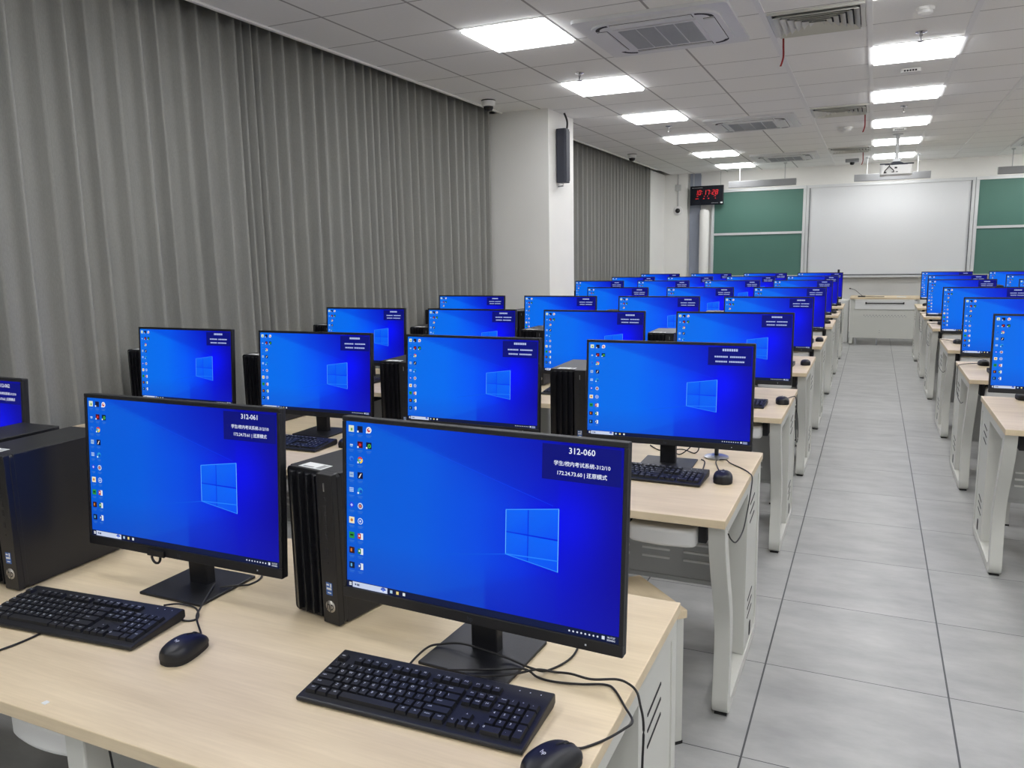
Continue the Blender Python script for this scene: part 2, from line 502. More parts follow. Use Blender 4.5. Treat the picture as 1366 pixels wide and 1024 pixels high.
for i, (x, y, rx, rl, lab) in enumerate(vents):
    o = vent0 if i == 0 else copy_tree(vent0)
    o.location = (x, y, ZC); tag(o, lab, 'vent', 'air vents along the aisle ceiling')
for o, (x, y, rx, rl, lab) in zip([vent0] + [q for q in COL.objects if q.name.startswith('air_vent.')], vents):
    w = MB(); dx = rx - x
    pth = smooth_path([(dx, .245, -.012), (dx+.003, .247, -.08), (dx+.004, .25, -.15), (dx-.012, .25, -.205)], 4)
    for a, b in zip(pth[:-1], pth[1:]):
        d = .006
        w.add([(a.x-d, a.y, a.z), (a.x+d, a.y, a.z), (b.x+d, b.y, b.z), (b.x-d, b.y, b.z),
               (a.x-d, a.y+.002, a.z), (a.x+d, a.y+.002, a.z), (b.x+d, b.y+.002, b.z), (b.x-d, b.y+.002, b.z)],
              [(0,1,2,3), (4,7,6,5), (0,3,7,4), (1,5,6,2)], 0)
    rb = w.build('ribbon', M['red_cloth'], o); rb['label'] = 'thin red ribbon hanging from the vent'

# --------------------------------------------------- small things on the ceiling
def sprinkler(x, y, lab):
    r = empty('sprinkler', (x, y, ZC))
    MB().lathe([(.036, 0), (.036, -.004), (.022, -.010), (.012, -.012)], 18).build('escutcheon', M['chrome'], r)
    MB().lathe([(.010, -.010), (.010, -.030), (.006, -.034), (.005, -.060), (.008, -.062)], 12).build('body', M['chrome'], r)
    MB().lathe([(.022, -.062), (.022, -.065), (.004, -.068)], 16).build('deflector', M['chrome'], r)
    tag(r, lab, 'sprinkler', 'sprinklers in the ceiling')
sprinkler(-2.21, 6.228, 'chrome sprinkler head between the first two left light panels')
sprinkler(-2.21, 9.248, 'chrome sprinkler head beside the third left light panel')
sprinkler(-2.25, 12.02, 'chrome sprinkler head by the fifth left light panel')
sprinkler(.211, 6.216, 'chrome sprinkler head just before the nearest aisle light panel')
sprinkler(.198, 9.243, 'chrome sprinkler head between second and third aisle light panels')
def detector(x, y, lab, rad=.055):
    r = empty('smoke_detector', (x, y, ZC))
    MB().lathe([(rad, 0), (rad, -.012), (rad*.93, -.018)], 24).build('base', M['white_plastic'], r)
    MB().lathe([(rad*.86, -.016), (rad*.80, -.034), (rad*.5, -.044), (rad*.2, -.046)], 24).build('sensor_cap', M['white_plastic'], r)
    tag(r, lab, 'smoke detector', 'smoke detectors in the ceiling')
detector(.207, 5.632, 'round white smoke detector at the top photo edge, nearest', .05)
detector(-.395, 10.473, 'round white smoke detector between two ceiling vents', .085)
def access_point(x, y, lab):
    r = empty('ceiling_sensor', (x, y, ZC))
    MB().prism(rrect(.15, .10, .02), -.03, 0, 'z').build('housing', M['white_plastic'], r, bevel=.004)
    g = MB()
    for i in range(5): g.box(-.05+.02*i, -.036+.02*i, -.052, -.049, -.025, -.012)
    g.build('grille', M['slot_dark'], r)
    tag(r, lab, 'sensor', 'white boxes on the aisle ceiling')
access_point(.192, 7.426, 'small white box with dark grille behind nearest aisle light')
access_point(.199, 10.899, 'small white box on the ceiling by the projector pole')
def dome_camera(x, y, lab, s=1.0):
    r = empty('dome_camera', (x, y, ZC))
    MB().lathe([(.062*s, 0), (.065*s, -.010), (.062*s, -.05*s), (.05*s, -.058*s)], 24).build('housing', M['white_plastic'], r)
    MB().lathe([(.063*s, -.0005), (.067*s, -.003), (.067*s, -.009), (.063*s, -.011)], 24).build('collar', M['slot_dark'], r)
    MB().lathe([(.046*s, -.055*s), (.044*s, -.075*s), (.034*s, -.093*s), (.016*s, -.102*s)], 20).build('lens_dome', M['lens'], r)
    tag(r, lab, 'camera', 'dome cameras by the curtains')
dome_camera(-3.33, 6.86, 'white dome camera on the ceiling before the column')
dome_camera(-3.28, 11.5, 'white dome camera on the ceiling above the second curtain')
r = empty('box_camera', (-.399, 14.1, ZC))
MB().box(-.10, .10, -.06, .06, -.05, 0).build('housing', M['grey_plastic'], r, bevel=.006)
MB().lathe([(.035, -.05), (.034, -.075), (.02, -.092)], 16).build('lens_dome', M['lens'], r)
tag(r, 'small grey camera box on the ceiling left of projector', 'camera')

# ----------------------------------------------------- column loudspeaker
r = empty('column_loudspeaker', (-2.94, 7.77, 2.25))
MB().prism(rrect(.105, .13, .02), 0, .53, 'z').build('cabinet', M['speaker_grey'], r, bevel=.004)
MB().box(.0535, .0560, -.05, .05, .02, .51).build('grille', M['speaker_grey'], r)
MB().tube([(-.0, .0, -.0005), (-.0, .0, -.03), (-.055, .0, -.035)], .006).build('bracket', M['grey_plastic'], r)
MB().tube(smooth_path([(-.02, .065, .50), (.0, .11, .54), (.01, .10, .62), (-.01, .07, .698)], 5), .010, 8).build('cord', M['cable_black'], r)
tag(r, 'tall dark grey loudspeaker mounted on the white column', 'loudspeaker')

# ------------------------------------------------------------- front wall
def board(x0, x1, z0, z1, m, name, label, split=None, dark=False):
    r = empty(name, ((x0+x1)/2, 14.93, z0))
    w = (x1-x0)/2; h = z1-z0; t = .05
    f = MB()
    f.box(-w, w, -.02, .05, h-t, h); f.box(-w, w, -.02, .05, 0, t*.8)
    f.box(-w, -w+t, -.02, .05, t*.8, h-t); f.box(w-t, w, -.02, .05, t*.8, h-t)
    f.build('frame', M['frame_metal'], r, bevel=.004)
    if split:
        s = split - z0
        MB().box(-w+t, w-t, .0, .03, s+.02, h-t).build('panel', m, r)
        MB().box(-w+t, w-t, .01, .04, t*.8, s-.02).build('panel', m, r)
        MB().box(-w+t, w-t, -.012, .045, s-.02, s+.02).build('crossbar', M['frame_metal'], r)
    else:
        MB().box(-w+t, w-t, .0, .03, t*.8, h-t).build('panel', m, r)
    return r
r = board(-1.125, 1.425, 1.05, 2.635, M['board_white'], 'whiteboard', '')
e_ = MB(); e_.box(-1.227, -1.217, -.024, .0, .04, 1.535); e_.box(1.217, 1.227, -.024, 0, .04, 1.535); e_.box(-1.225, 1.225, -.03, 0, .035, .05)
e_.build('edge_strip', M['frame_dark'], r)
MB().box(-1.275, 1.275, -.09, -.02, .0, .018).build('pen_tray', M['frame_metal'], r)
tag(r, 'large whiteboard between two green chalkboards on the front wall', 'whiteboard')
r = board(-2.755, -1.130, 1.05, 2.635, M['board_green'], 'chalkboard', '', split=1.84)
tag(r, 'green chalkboard left of the whiteboard, behind the clock', 'chalkboard', 'green chalkboards')
r = board(1.430, 3.055, 1.05, 2.635, M['board_green'], 'chalkboard', '', split=1.84)
tag(r, 'green two-panel chalkboard right of the whiteboard', 'chalkboard', 'green chalkboards')
# hanging board lights
def board_light(x, y, lab):
    r = empty('board_light', (x, y, 2.585))
    # lengthwise housing, open towards the board
    MB().prism([(-.05, 0), (.02, 0), (.05, .05), (.05, .105), (-.05, .105)], -.54, .54, 'x').build('housing', M['housing_grey'], r, bevel=.004)
    MB().add([(-.52, .0225, .001), (.52, .0225, .001), (.52, .0525, .047), (-.52, .0525, .047),
              (-.52, .0205, .002), (.52, .0205, .002), (.52, .0505, .048), (-.52, .0505, .048)],
             [(0,1,2,3), (4,7,6,5), (0,4,5,1), (2,6,7,3), (1,5,6,2), (0,3,7,4)]).build('lamp_strip', M['board_lamp'], r)
    for s in (-.36, .36):
        q = MB(); q.tube([(s, 0, .105), (s, 0, .365)], .007, 8); q.lathe([(.028, .365), (.028, .355), (.012, .345)], 12, 0, Matrix.Translation((s, 0, 0)))
        q.build('rod', M['panel_metal'], r)
    tag(r, lab, 'board light', 'grey lights hanging before the boards')
board_light(-1.765, 14.0, 'grey board light hanging before the left chalkboard')
board_light(.185, 14.0, 'grey board light hanging behind the projector')
board_light(2.15, 14.0, 'grey board light hanging at the right photo edge')
# digital clock hanging in front of the left chalkboard
r = empty('digital_clock', (-2.82, 14.8, 2.37))
MB().box(-.297, .297, -.03, .03, 0, .34).build('case', M['clock_black'], r, bevel=.006)
SEG = {'0':'abcdef','1':'bc','2':'abged','3':'abgcd','4':'fgbc','5':'afgcd','6':'afgedc','7':'abc','8':'abcdefg','9':'abfgcd'}
def seg_digit(mb, ch, x, z, w, h, t, yy=-.032):
    P = {'a':(0,h-t,w,t), 'g':(0,h/2-t/2,w,t), 'd':(0,0,w,t), 'f':(0,h/2,t,h/2), 'b':(w-t,h/2,t,h/2), 'e':(0,0,t,h/2), 'c':(w-t,0,t,h/2)}
    for s in SEG.get(ch, ''):
        a, b, c_, d = P[s]; sl = .12
        e2 = t*.18
        vs = [(x+a+e2+sl*b, yy, z+b+e2), (x+a+c_-e2+sl*b, yy, z+b+e2), (x+a+c_-e2+sl*(b+d), yy, z+b+d-e2), (x+a+e2+sl*(b+d), yy, z+b+d-e2)]
        vs += [(p[0], yy+.002, p[2]) for p in vs]
        mb.add(vs, [(0,1,2,3), (4,7,6,5), (0,4,5,1), (1,5,6,2), (2,6,7,3), (3,7,4,0)])
d = MB()
x = -.212
for ch in '10:17:28':
    if ch == ':':
        for z in (.198, .236): d.box(x+.006, x+.014, -.032, -.03, z, z+.009)
        x += .03
    else:
        seg_digit(d, ch, x, .178, .045, .086, .011); x += .0605
for z, gs in ((.142, [(-.205, '2024'), (-.06, '12'), (.02, '17'), (.13, '5')]), (.105, [(-.205, '8888'), (-.06, '8'), (.03, '8'), (.13, '18')])):
    pass
for (x, s, z) in ((-.19, '10', .145), (-.05, '8', .145), (.01, '2', .145), (.13, '25', .145)):
    for ch in s:
        seg_digit(d, ch, x, z, .014, .022, .0035); x += .02
for x in (-.20, -.185, -.17, -.155, -.06, -.05, .025, .035, .15):
    d.box(x, x+.009, -.032, -.03, .108, .120)
d.build('digits', M['led_red'], r)
mk = MB(); mk.lathe([(.009, 0), (.009, .002)], 14, 0, Matrix.Translation((-.25, -.0305, .305)) @ Matrix.Rotation(PI/2, 4, 'X'))
for i in range(9): mk.box(-.232+.018*i, -.219+.018*i, -.0315, -.03, .300, .309)
for i in range(6): mk.box(.09+.02*i, .104+.02*i, -.0315, -.03, .028, .036)
mk.build('maker_mark', M['grey_plastic'], r)
MB().box(.245, .285, -.032, -.03, .022, .045).build('sticker', M['sticker_white'], r)
MB().tube([(.24, 0, .34), (.24, 0, .578)], .005, 6).build('hanger', M['panel_metal'], r)
MB().tube([(-.24, 0, .34), (-.24, 0, .578)], .005, 6).build('hanger', M['panel_metal'], r)
tag(r, 'black digital wall clock with red digits beside left chalkboard', 'clock')
# bullet camera with conduit on the pier
r = empty('wall_camera', (-3.36, 14.88, 2.29))
MB().lathe([(.085, 0), (.085, .015), (.06, .03)], 24, 0, Matrix.Rotation(PI/2, 4, 'X')).build('mount', M['white_plastic'], r)
MB().lathe([(.045, .02), (.042, .055), (.03, .075), (.012, .085)], 20, 0, Matrix.Rotation(PI/2, 4, 'X')).build('lens_dome', M['lens'], r)
MB().tube([(.0, -.01, .08), (.0, -.01, .655)], .011, 8).build('conduit', M['panel_metal'], r)
MB().box(-.05, .05, -.03, 0, .36, .47).build('junction_box', M['panel_metal'], r, bevel=.004)
tag(r, 'round wall camera with conduit on white pier left of clock', 'camera')
# white pipe casing standing beside the left chalkboard
r = MB().lathe([(.085, 0), (.085, 2.24), (.075, 2.28), (.03, 2.30)], 28).build('pipe_casing', M['wall_paint'], loc=(-2.87, 14.86, 0))
tag(r, 'white round pipe casing under the clock, left of chalkboard', 'pipe casing')

# projector on a pole
r = empty('projector', (.195, 11.42, 2.445))
MB().prism(rrect(.37, .29, .03), 0, .115, 'z').build('body', M['white_plastic'], r, bevel=.006)
q = MB(); q.box(-.13, .13, -.08, .09, .115, .135); q.box(-.19, -.05, -.02, .0, .135, .15); q.box(.03, .20, -.02, .0, .13, .145); q.prism([(-.1, .135), (.1, .135), (.035, .165), (-.035, .165)], -.05, .05, 'y')
q.build('mount_plate', M['speaker_grey'], r)
q = MB(); q.tube([(0, 0, .16), (0, 0, .505)], .022, 14); q.lathe([(.06, .505), (.06, .495), (.03, .485)], 18); q.box(-.045, .045, -.045, .045, .16, .20)
q.build('pole', M['frame_metal'], r)
q = MB(); q.box(-.14, -.11, -.148, -.144, .02, .035); q.box(-.05, -.02, -.148, -.144, .025, .035); q.box(-.005, .02, -.148, -.144, .025, .035); q.box(-.02, .01, -.148, -.144, .07, .09)
q.build('ports', M['slot_dark'], r)
q = MB(); q.tube(smooth_path([(-.125, -.146, .03), (-.13, -.19, .04), (-.09, -.17, .09), (-.07, -.10, .13)], 5), .006); q.tube(smooth_path([(-.035, -.146, .03), (-.03, -.19, .045), (-.08, -.17, .10), (-.06, -.08, .135)], 5), .006)
q.build('cables', M['cable_black'], r)
tag(r, 'white projector hanging on a pole above the aisle', 'projector')

# teacher's desk at the end of the aisle
r = empty('teacher_desk', (.185, 14.1, 0))
MB().box(-.51, .51, -.30, .32, .735, .765).build('top', M['birch'], r, bevel=.003)
q = MB(); q.box(-.444, .444, -.268, -.25, .115, .71); q.build('front_panel', M['white_metal'], r)
q = MB()
for i in range(14): q.box(-.30+.045*i, -.285+.045*i, -.274, -.269, .475, .487)
for i in range(14): q.box(-.28+.045*i, -.265+.045*i, -.274, -.269, .455, .463)
for z in (.20, .235): q.box(-.06, -.05, -.274, -.269, z, z+.01)
q.build('perforation', M['grey_plastic'], r)
q = MB(); q.box(-.43, .46, -.285, -.255, .575, .715); dr = q.build('drawer', M['white_plastic'], r, bevel=.003)
q = MB(); q.box(-.275, .275, -.305, -.295, .668, .682); q.box(-.28, -.26, -.30, -.28, .66, .69); q.box(.26, .28, -.30, -.28, .66, .69)
hb = q.build('handle', M['slot_dark'], dr); hb['label'] = 'long dark bar handle'
for x in (-.47, .47):
    MB().box(x-.025, x+.025, -.27, .30, .02, .735).build('side_panel', M['white_metal'], r)
for x in (-.40, -.09, .45):
    MB().box(x-.012, x+.012, -.262, -.235, 0, .115).build('leg', M['grey_plastic'], r)
tag(r, 'white teacher desk with wooden top at the end of aisle', 'desk')
r = MB().box(-.49, -.345, 14.15, 14.55, 0, .70).build('side_cabinet', M['white_plastic'], bevel=.004)
tag(r, 'narrow white cabinet standing left of the teacher desk', 'cabinet')
r = empty('gooseneck_microphone', (-.155, 13.93, .765))
MB().prism(rrect(.11, .08, .02), 0, .018, 'z').build('base', M['black_plastic'], r, bevel=.003)
MB().tube(smooth_path([(.01, 0, .018), (-.03, 0, .05), (-.10, 0, .11), (-.17, 0, .135)], 5), .004).build('neck', M['cable_black'], r)
MB().tube([(-.165, 0, .133), (-.19, 0, .138)], .008, 8).build('capsule', M['cable_black'], r)
MB().tube(smooth_path([(.05, 0, .008), (.12, -.02, .006), (.22, -.03, .005), (.33, -.03, .006)], 5), .005).build('cord', M['cable_black'], r)
tag(r, 'black gooseneck microphone lying across the teacher desk', 'microphone')
r = MB().add([(-.07,-.05,0),(.07,-.05,0),(.07,.05,0),(-.07,.05,0),(-.07,-.05,.008),(.07,-.04,.012),(.06,.05,.006),(-.06,.05,.01)], [(0,3,2,1),(4,5,6,7),(0,1,5,4),(1,2,6,5),(2,3,7,6),(3,0,4,7)]).build('paper_stack', M['sticker_white'], loc=(.42, 13.95, .765))
tag(r, 'white papers on the right half of teacher desk', 'paper')

# ------------------------------------------------------------ student desks
def make_desk(sx, width, seats, name='student_desk'):
    """local origin: aisle end, front edge, floor; the desk runs to -x (sx=1) or +x (sx=-1)"""
    D = .87
    r = empty(name)
    def bx(mb, x0, x1, *a, mi=0):
        xs = sorted((sx*x0, sx*x1)); mb.box(xs[0], xs[1], *a, mi)
    t = MB(); bx(t, -width, 0, 0, D, ZD-.026, ZD)
    t.build('top', M['birch'], r, bevel=.002)
    for k, x0 in enumerate((-.058, -width+.006)):
        x1 = x0 + .052
        # ring of flat bar: S-curved front post, foot bar, rear post, top bar
        outer = [(.05, .714), (.055, .65), (.105, .54), (.15, .43), (.20, .32), (.198, .24), (.185, .10), (.178, .05), (.185, .022), (.205, .006), (.24, .004),
                 (.80, .004), (.84, .01), (.858, .03), (.862, .06), (.862, .714)]
        inner = [(.822, .672), (.822, .075), (.812, .05), (.79, .042), (.26, .042), (.238, .05), (.228, .07), (.235, .10), (.25, .25), (.252, .33), (.20, .44), (.155, .55), (.105, .655), (.105, .672)]
        f = MB()
        def sm2(P, n=5): return [(q[0], q[1]) for q in smooth_path([(p[0], p[1], 0) for p in P], n)]
        fo = sm2([(.05, .714), (.053, .66), (.075, .59), (.125, .48), (.172, .39), (.196, .31), (.200, .24), (.192, .15), (.184, .09), (.180, .05), (.190, .02), (.215, .005), (.25, .004)])
        fi = sm2([(.26, .042), (.240, .048), (.229, .068), (.230, .10), (.239, .16), (.248, .24), (.246, .32), (.222, .40), (.176, .49), (.128, .595), (.106, .655), (.103, .672)])
        # front post, foot, rear post, top as four prisms sharing profile points
        parts = [
            fo + fi,
            [(.25, .004)] + outer[11:15] + inner[1:4] + [(.26, .042)],
            [outer[14], outer[15], inner[0], inner[1]],
            [outer[15], outer[0], inner[13], inner[0]]]
        xa, xb = sorted((sx*x0, sx*x1))
        for P in parts: f.prism(P, xa, xb, 'x', 0, None, True)
        lg = f.build('leg_frame', M['white_metal'], r, bevel=.004)
        for ya in (.20, .78):
            g = MB(); bx(g, x0+.006, x1-.006, ya, ya+.05, 0, .006); g.build('foot_pad', M['rubber'], lg)
        # cable box standing in the rear of the ring
        c = MB(); xo = x1-.004 if k == 0 else x0+.004
        xi = xo-.075 if k == 0 else xo+.075
        bx(c, xi, xo, .555, .835, .043, .675)
        for zz in (.60, .565, .53, .225, .19, .155):
            s0 = .60
            xs = sorted((sx*xo, sx*(xo + (.0015 if k == 0 else -.0015))))
            c.prism([(s0+.02, zz), (s0+.13, zz+.012), (s0+.13, zz+.019), (s0+.02, zz+.007)], xs[0], xs[1], 'x', 1)
        xs = sorted((sx*xo, sx*(xo + (.0015 if k == 0 else -.0015))))
        c.prism(rrect(.035, .06, .015, 4, .70, .085), xs[0], xs[1], 'x', 1)
        c.build('cable_box', [M['white_metal'], M['slot_dark']], r, bevel=.003)
    # modesty panel; pale strips paint the lit floor seen through its slits
    m = MB(); bx(m, -width+.10, -.10, .778, .79, .215, .70)
    bx(m, -width+.10, -.10, .772, .792, .198, .216)
    nslot = int((width-.3)/.17)
    for i in range(nslot):
        for z in (.285, .32, .356):
            x = -.17 - .17*i
            bx(m, x-.115, x, .772, .779, z, z+.009, mi=1)
    m.build('modesty_panel', [M['panel_metal'], M['painted_slit_light']], r)
    b = MB(); bx(b, -width+.058, -.058, .73, .77, .685, .713); 
    b.build('beam', M['white_metal'], r)
    if seats > 1:
        p = MB(); bx(p, -.925, -.875, .03, .085, .0, .714); p.build('middle_leg', M['white_metal'], r, bevel=.004)
    for s in range(seats):
        x1 = -.095 - .81*s; x0 = x1 - .215
        prof = [(.045, .640), (.055, .624), (.08, .617), (.35, .617), (.35, .678), (.12, .684), (.075, .680), (.05, .668)]
        d = MB(); xs = sorted((sx*x0, sx*x1))
        plan = [(xs[0], .35), (xs[0], .060)] + [(xs[0] + (xs[1]-xs[0])*q/16, .060 - .022*math.sin(PI*q/16)**.6) for q in range(1, 16)] + [(xs[1], .060), (xs[1], .35)]
        d.prism(plan, .622, .682, 'z', 0, None, True)
        dr = d.build('drawer', M['white_plastic'], r, bevel=.012, seg=4)
        for a in (x0-.025, x1+.001):
            e = MB(); bx(e, a, a+.024, .085, .36, .632, .713)
            sl = e.build('drawer_slide', M['slot_dark'], dr); sl['label'] = 'black slide bracket'
    return r
deskA = make_desk(1, 1.58, 2); deskB1 = make_desk(1, .98, 1)
deskR = make_desk(-1, 1.58, 2)
LY = [.81, 2.27, 3.83, 5.35, 6.9, 8.73, 10.22, 11.75]
RY = [3.91, 5.36, 6.9, 8.73, 10.2, 11.75]
LROW = ['nearest', 'second', 'third', 'fourth', 'fifth', 'sixth', 'seventh', 'farthest']
RROW = ['nearest', 'second', 'third', 'fourth', 'fifth', 'farthest']
for i, y in enumerate(LY):
    o = deskA if i == 0 else copy_tree(deskA)
    o.location = (-.36, y, 0)
    tag(o, ('birch topped student desk holding the two nearest monitors, front of photo' if i == 0 else
            'birch topped student desk at aisle, %s row of the left block' % LROW[i]), 'desk', 'student desks left of the aisle')
    o = deskB1 if i == 4 else copy_tree(deskA)
    o.location = (-1.945, y, 0)
    tag(o, 'birch topped student desk on curtain side, %s row of the left block' % LROW[i], 'desk', 'student desks left of the aisle')
for i, y in enumerate(RY):
    o = deskR if i == 0 else copy_tree(deskR)
    o.location = (.553, y, 0)
    tag(o, 'birch topped student desk at aisle, %s row of the right block' % RROW[i], 'desk', 'student desks right of the aisle')
    if i > 1:
        o = copy_tree(deskR); o.location = (2.138, y, 0)
        tag(o, 'birch topped student desk away from aisle, %s row of the right block' % RROW[i], 'desk', 'student desks right of the aisle')

# ----------------------------------------------------------------- monitors
SW, SH = .597, .348
def wall_col(u, v, bright=0):
    """desktop picture: u from left, v from bottom"""
    # broad azure to deep blue sweep towards the right
    def mixc(a, b, t): return tuple(a[i] + (b[i]-a[i])*t for i in range(3))
    stops = [(0, (2,92,212)), (.3, (0,90,222)), (.52, (0,74,228)), (.68, (0,48,226)), (.80, (0,16,206)), (1.0, (6,2,152))]
    for (a, ca), (b, cb) in zip(stops[:-1], stops[1:]):
        if u <= b: c = mixc(ca, cb, (u-a)/(b-a)); break
    # darker upper right
    tr = max(0, (u-.35)/.65) * max(0, (v-.62)/.38)
    c = mixc(c, (4,6,150), min(1, tr*1.1))
    # lower part a bit duller
    lo = max(0, (.30-v)/.30)
    c = mixc(c, (18,70,188) if u < .55 else (14,24,168), lo*.65)
    # window glow
    d = math.hypot((u-.83)*1.9, v-.60)
    c = mixc(c, (0,8,255), .62*math.exp(-(d/.20)**2))
    # light beam opening towards the left, edges from the panes to the picture border
    if u < .80:
        top = .652 + (.80-u)*.49; bot = .315 - (.80-u)*.56
        sm = lambda q: max(0.0, min(1.0, q/.03 + .5))
        c = mixc(c, (0,30,186), .34*sm(v-top)); c = mixc(c, (8,40,186), .22*sm(bot-v))
    c = lin(c)
    if bright: c = (c[0], c[1]*1.42, c[2]*1.22)
    return c
SCREEN_Y = 0.0
def screen_mesh(kind, num=None):
    mb = MB()
    NX, NY = 72, 42
    for j in range(NY):
        for i in range(NX):
            q = [(i/NX, j/NY), ((i+1)/NX, j/NY), ((i+1)/NX, (j+1)/NY), (i/NX, (j+1)/NY)]
            mb.add([((u-.5)*SW, 0, v*SH) for u, v in q], [(0,1,2,3)], 0, False, None, [wall_col(u, v, 0 if num else 1) for u, v in q])
    lay = [0]
    def poly(P, col, l, raw=False):
        mb.add([((u-.5)*SW, -.00022*l, v*SH) for u, v in P], [tuple(range(len(P)))], 0, False, None, col if raw else lin(col))
    def rect(u0, v0, u1, v1, col, l=1): poly([(u0,v0),(u1,v0),(u1,v1),(u0,v1)], col, l)
    def disc(u, v, ru, col, l=1, a0=0, a1=360, n=14):
        A = [math.radians(a0+(a1-a0)*k/n) for k in range(n+1)]
        P = [(u+ru*math.cos(a), v+ru*SW/SH*math.sin(a)) for a in A]
        if a1-a0 < 360: P = [(u, v)] + P
        else: P = P[:-1]
        poly(P, col, l)
    def text(s, u, v, size, col, l=3, sx=1.0):
        vs, fs = text_geo(s, 1.0)
        for f in fs:
            mb.add([((u-.5)*SW + vs[i][0]*size*sx, -.00022*l, v*SH + vs[i][1]*size) for i in f], [tuple(range(len(f)))], 0, False, None, lin(col))
    # window emblem: four glowing panes in perspective with brighter rims
    L0, L1, R1 = .621, .6985, .801
    def yt(u): return .610 + (u-L0)/(R1-L0)*(.652-.610)
    def yb(u): return .364 - (u-L0)/(R1-L0)*(.364-.315)
    def ym(u): return .489 - (u-L0)/(R1-L0)*.005
    g = .0016
    for (a, b) in ((L0, L1-g), (L1+g, R1)):
        for (lo, hi) in ((yb, lambda u: ym(u)-.0035), (lambda u: ym(u)+.0035, yt)):
            poly([(a, lo(a)), (b, lo(b)), (b, hi(b)), (a, hi(a))], [lin(c_) for c_ in ((2,92,240),(0,78,246),(4,98,252),(4,100,244))], 1, True)
    e = .0022
    poly([(L0, yb(L0)), (L0+e, yb(L0)), (L0+e, yt(L0)), (L0, yt(L0))], (96,182,255), 2)
    poly([(R1-e, yb(R1)), (R1, yb(R1)), (R1, yt(R1)), (R1-e, yt(R1))], (110,190,255), 2)
    poly([(L0, yt(L0)-e*2), (R1, yt(R1)-e*2), (R1, yt(R1)), (L0, yt(L0))], (60,150,255), 2)
    poly([(L0, yb(L0)), (R1, yb(R1)), (R1, yb(R1)+e*2), (L0, yb(L0)+e*2)], (44,138,255), 2)
    # thin beam edges
    poly([(.08, .997), (.30, .895), (.30, .899), (.086, .998)], (8,86,222), 1)
    poly([(.30, .895), (R1-.02, yt(R1)+.008), (R1-.02, yt(R1)+.012), (.30, .899)], [lin(c_) for c_ in ((10,84,228),(0,50,245),(0,50,245),(10,84,228))], 1, True)
    poly([(.40, .302), (L0, .362), (L0, .368), (.40, .305)], [lin(c_) for c_ in ((4,86,218),(14,92,236),(14,92,236),(4,86,218))], 1, True)
    poly([(L0, .364), (R1, .372), (R1, .378), (L0, .370)], (34,128,252), 2)
    # taskbar
    rect(0, 0, 1, .040, (16,26,62), 1)
    rect(.010, .010, .0145, .019, (226,232,240), 2); rect(.0155, .010, .020, .019, (226,232,240), 2)
    rect(.010, .021, .0145, .030, (226,232,240), 2); rect(.0155, .021, .020, .030, (226,232,240), 2)
    rect(.0245, .003, .172, .037, (196,206,232), 2)
    disc(.037, .021, .0035, (70,80,110), 3); rect(.043, .014, .054, .026, (90,98,125), 3)
    disc(.155, .018, .011, (60,90,190), 3, 0, 180); rect(.142, .010, .169, .019, (225,232,250), 4); disc(.155, .020, .005, (80,120,220), 4)
    for u, c_ in ((.188, (170,200,225)), (.2135, (226,206,130)), (.240, (220,228,232))):
        rect(u-.005, .012, u+.005, .030, c_, 2)
    for u in (.842, .855, .868, .881, .894, .907, .920, .933):
        disc(u, .020, .0030, (215,222,240), 2, n=8)
    rect(.946, .012, .955, .030, (215,222,240), 2)
    # desktop icons: three columns
    def label(u, v, w=.022):
        rect(u-w/2, v-.036, u+w/2, v-.032, (60,118,206), 2); rect(u-w/2+.003, v-.044, u+w/2-.004, v-.041, (60,116,204), 2)
    C = (.022, .059, .096); S = .0112; SV = S*SW/SH
    V = [.957 - .0912*k for k in range(10)]
    def sq(c, rw, col, l=2, s=1.0): rect(C[c]-S*s, V[rw]-SV*s, C[c]+S*s, V[rw]+SV*s, col, l)
    def arrow(c, rw): rect(C[c]-S, V[rw]-SV, C[c]-S*.45, V[rw]-SV*.45, (225,232,245), 5)
    sq(0, 0, (215,225,205)); rect(C[0]-S*.2, V[0]-SV*.6, C[0]+S*.5, V[0]+SV*.2, (110,160,70), 3)
    sq(1, 0, (24,30,70)); rect(C[1]-S*.8, V[0]-SV*.3, C[1]+S*.8, V[0]+SV*.7, (16,22,54), 3); arrow(1, 0)
    disc(C[2], V[0], S, (235,235,240), 2); disc(C[2], V[0], S*.62, (196,44,52), 3); disc(C[2]+S*.2, V[0]+SV*.2, S*.3, (240,235,240), 4); arrow(2, 0)
    disc(C[0], V[1]-.004, S*.7, (120,170,225), 2, 200, 340); rect(C[0]-S*.5, V[1]-SV*.3, C[0]+S*.6, V[1]-SV*.05, (210,220,235), 3)
    sq(1, 1, (70,10,26)); disc(C[1], V[1], S*.5, (200,40,50), 3); arrow(1, 1)
    sq(2, 1, (14,26,44)); disc(C[2]+S*.2, V[1]-SV*.1, S*.62, (72,176,66), 3); disc(C[2]+S*.2, V[1]-SV*.1, S*.28, (20,60,40), 4); arrow(2, 1)
    disc(C[0], V[2]+.004, S*.8, (50,120,230), 2); disc(C[0]+S*.2, V[2], S*.5, (12,84,214), 3)
    disc(C[1], V[2], S, (214,62,50), 2, 30, 150); disc(C[1], V[2], S, (238,200,70), 2, -90, 30); disc(C[1], V[2], S, (70,160,80), 2, 150, 270); disc(C[1], V[2], S*.45, (235,240,245), 3); disc(C[1], V[2], S*.34, (70,130,230), 4); arrow(1, 2)
    sq(0, 3, (150,180,220), 2, .8); rect(C[0]-S*.5, V[3]-SV*.1, C[0]+S*.5, V[3]+SV*.1, (80,120,190), 3)
    sq(1, 3, (14,16,52)); poly([(C[1]-S*.6, V[3]-SV*.7), (C[1]-S*.2, V[3]-SV*.7), (C[1]+S*.6, V[3]+SV*.7), (C[1]+S*.1, V[3]+SV*.5)], (235,225,225), 3)
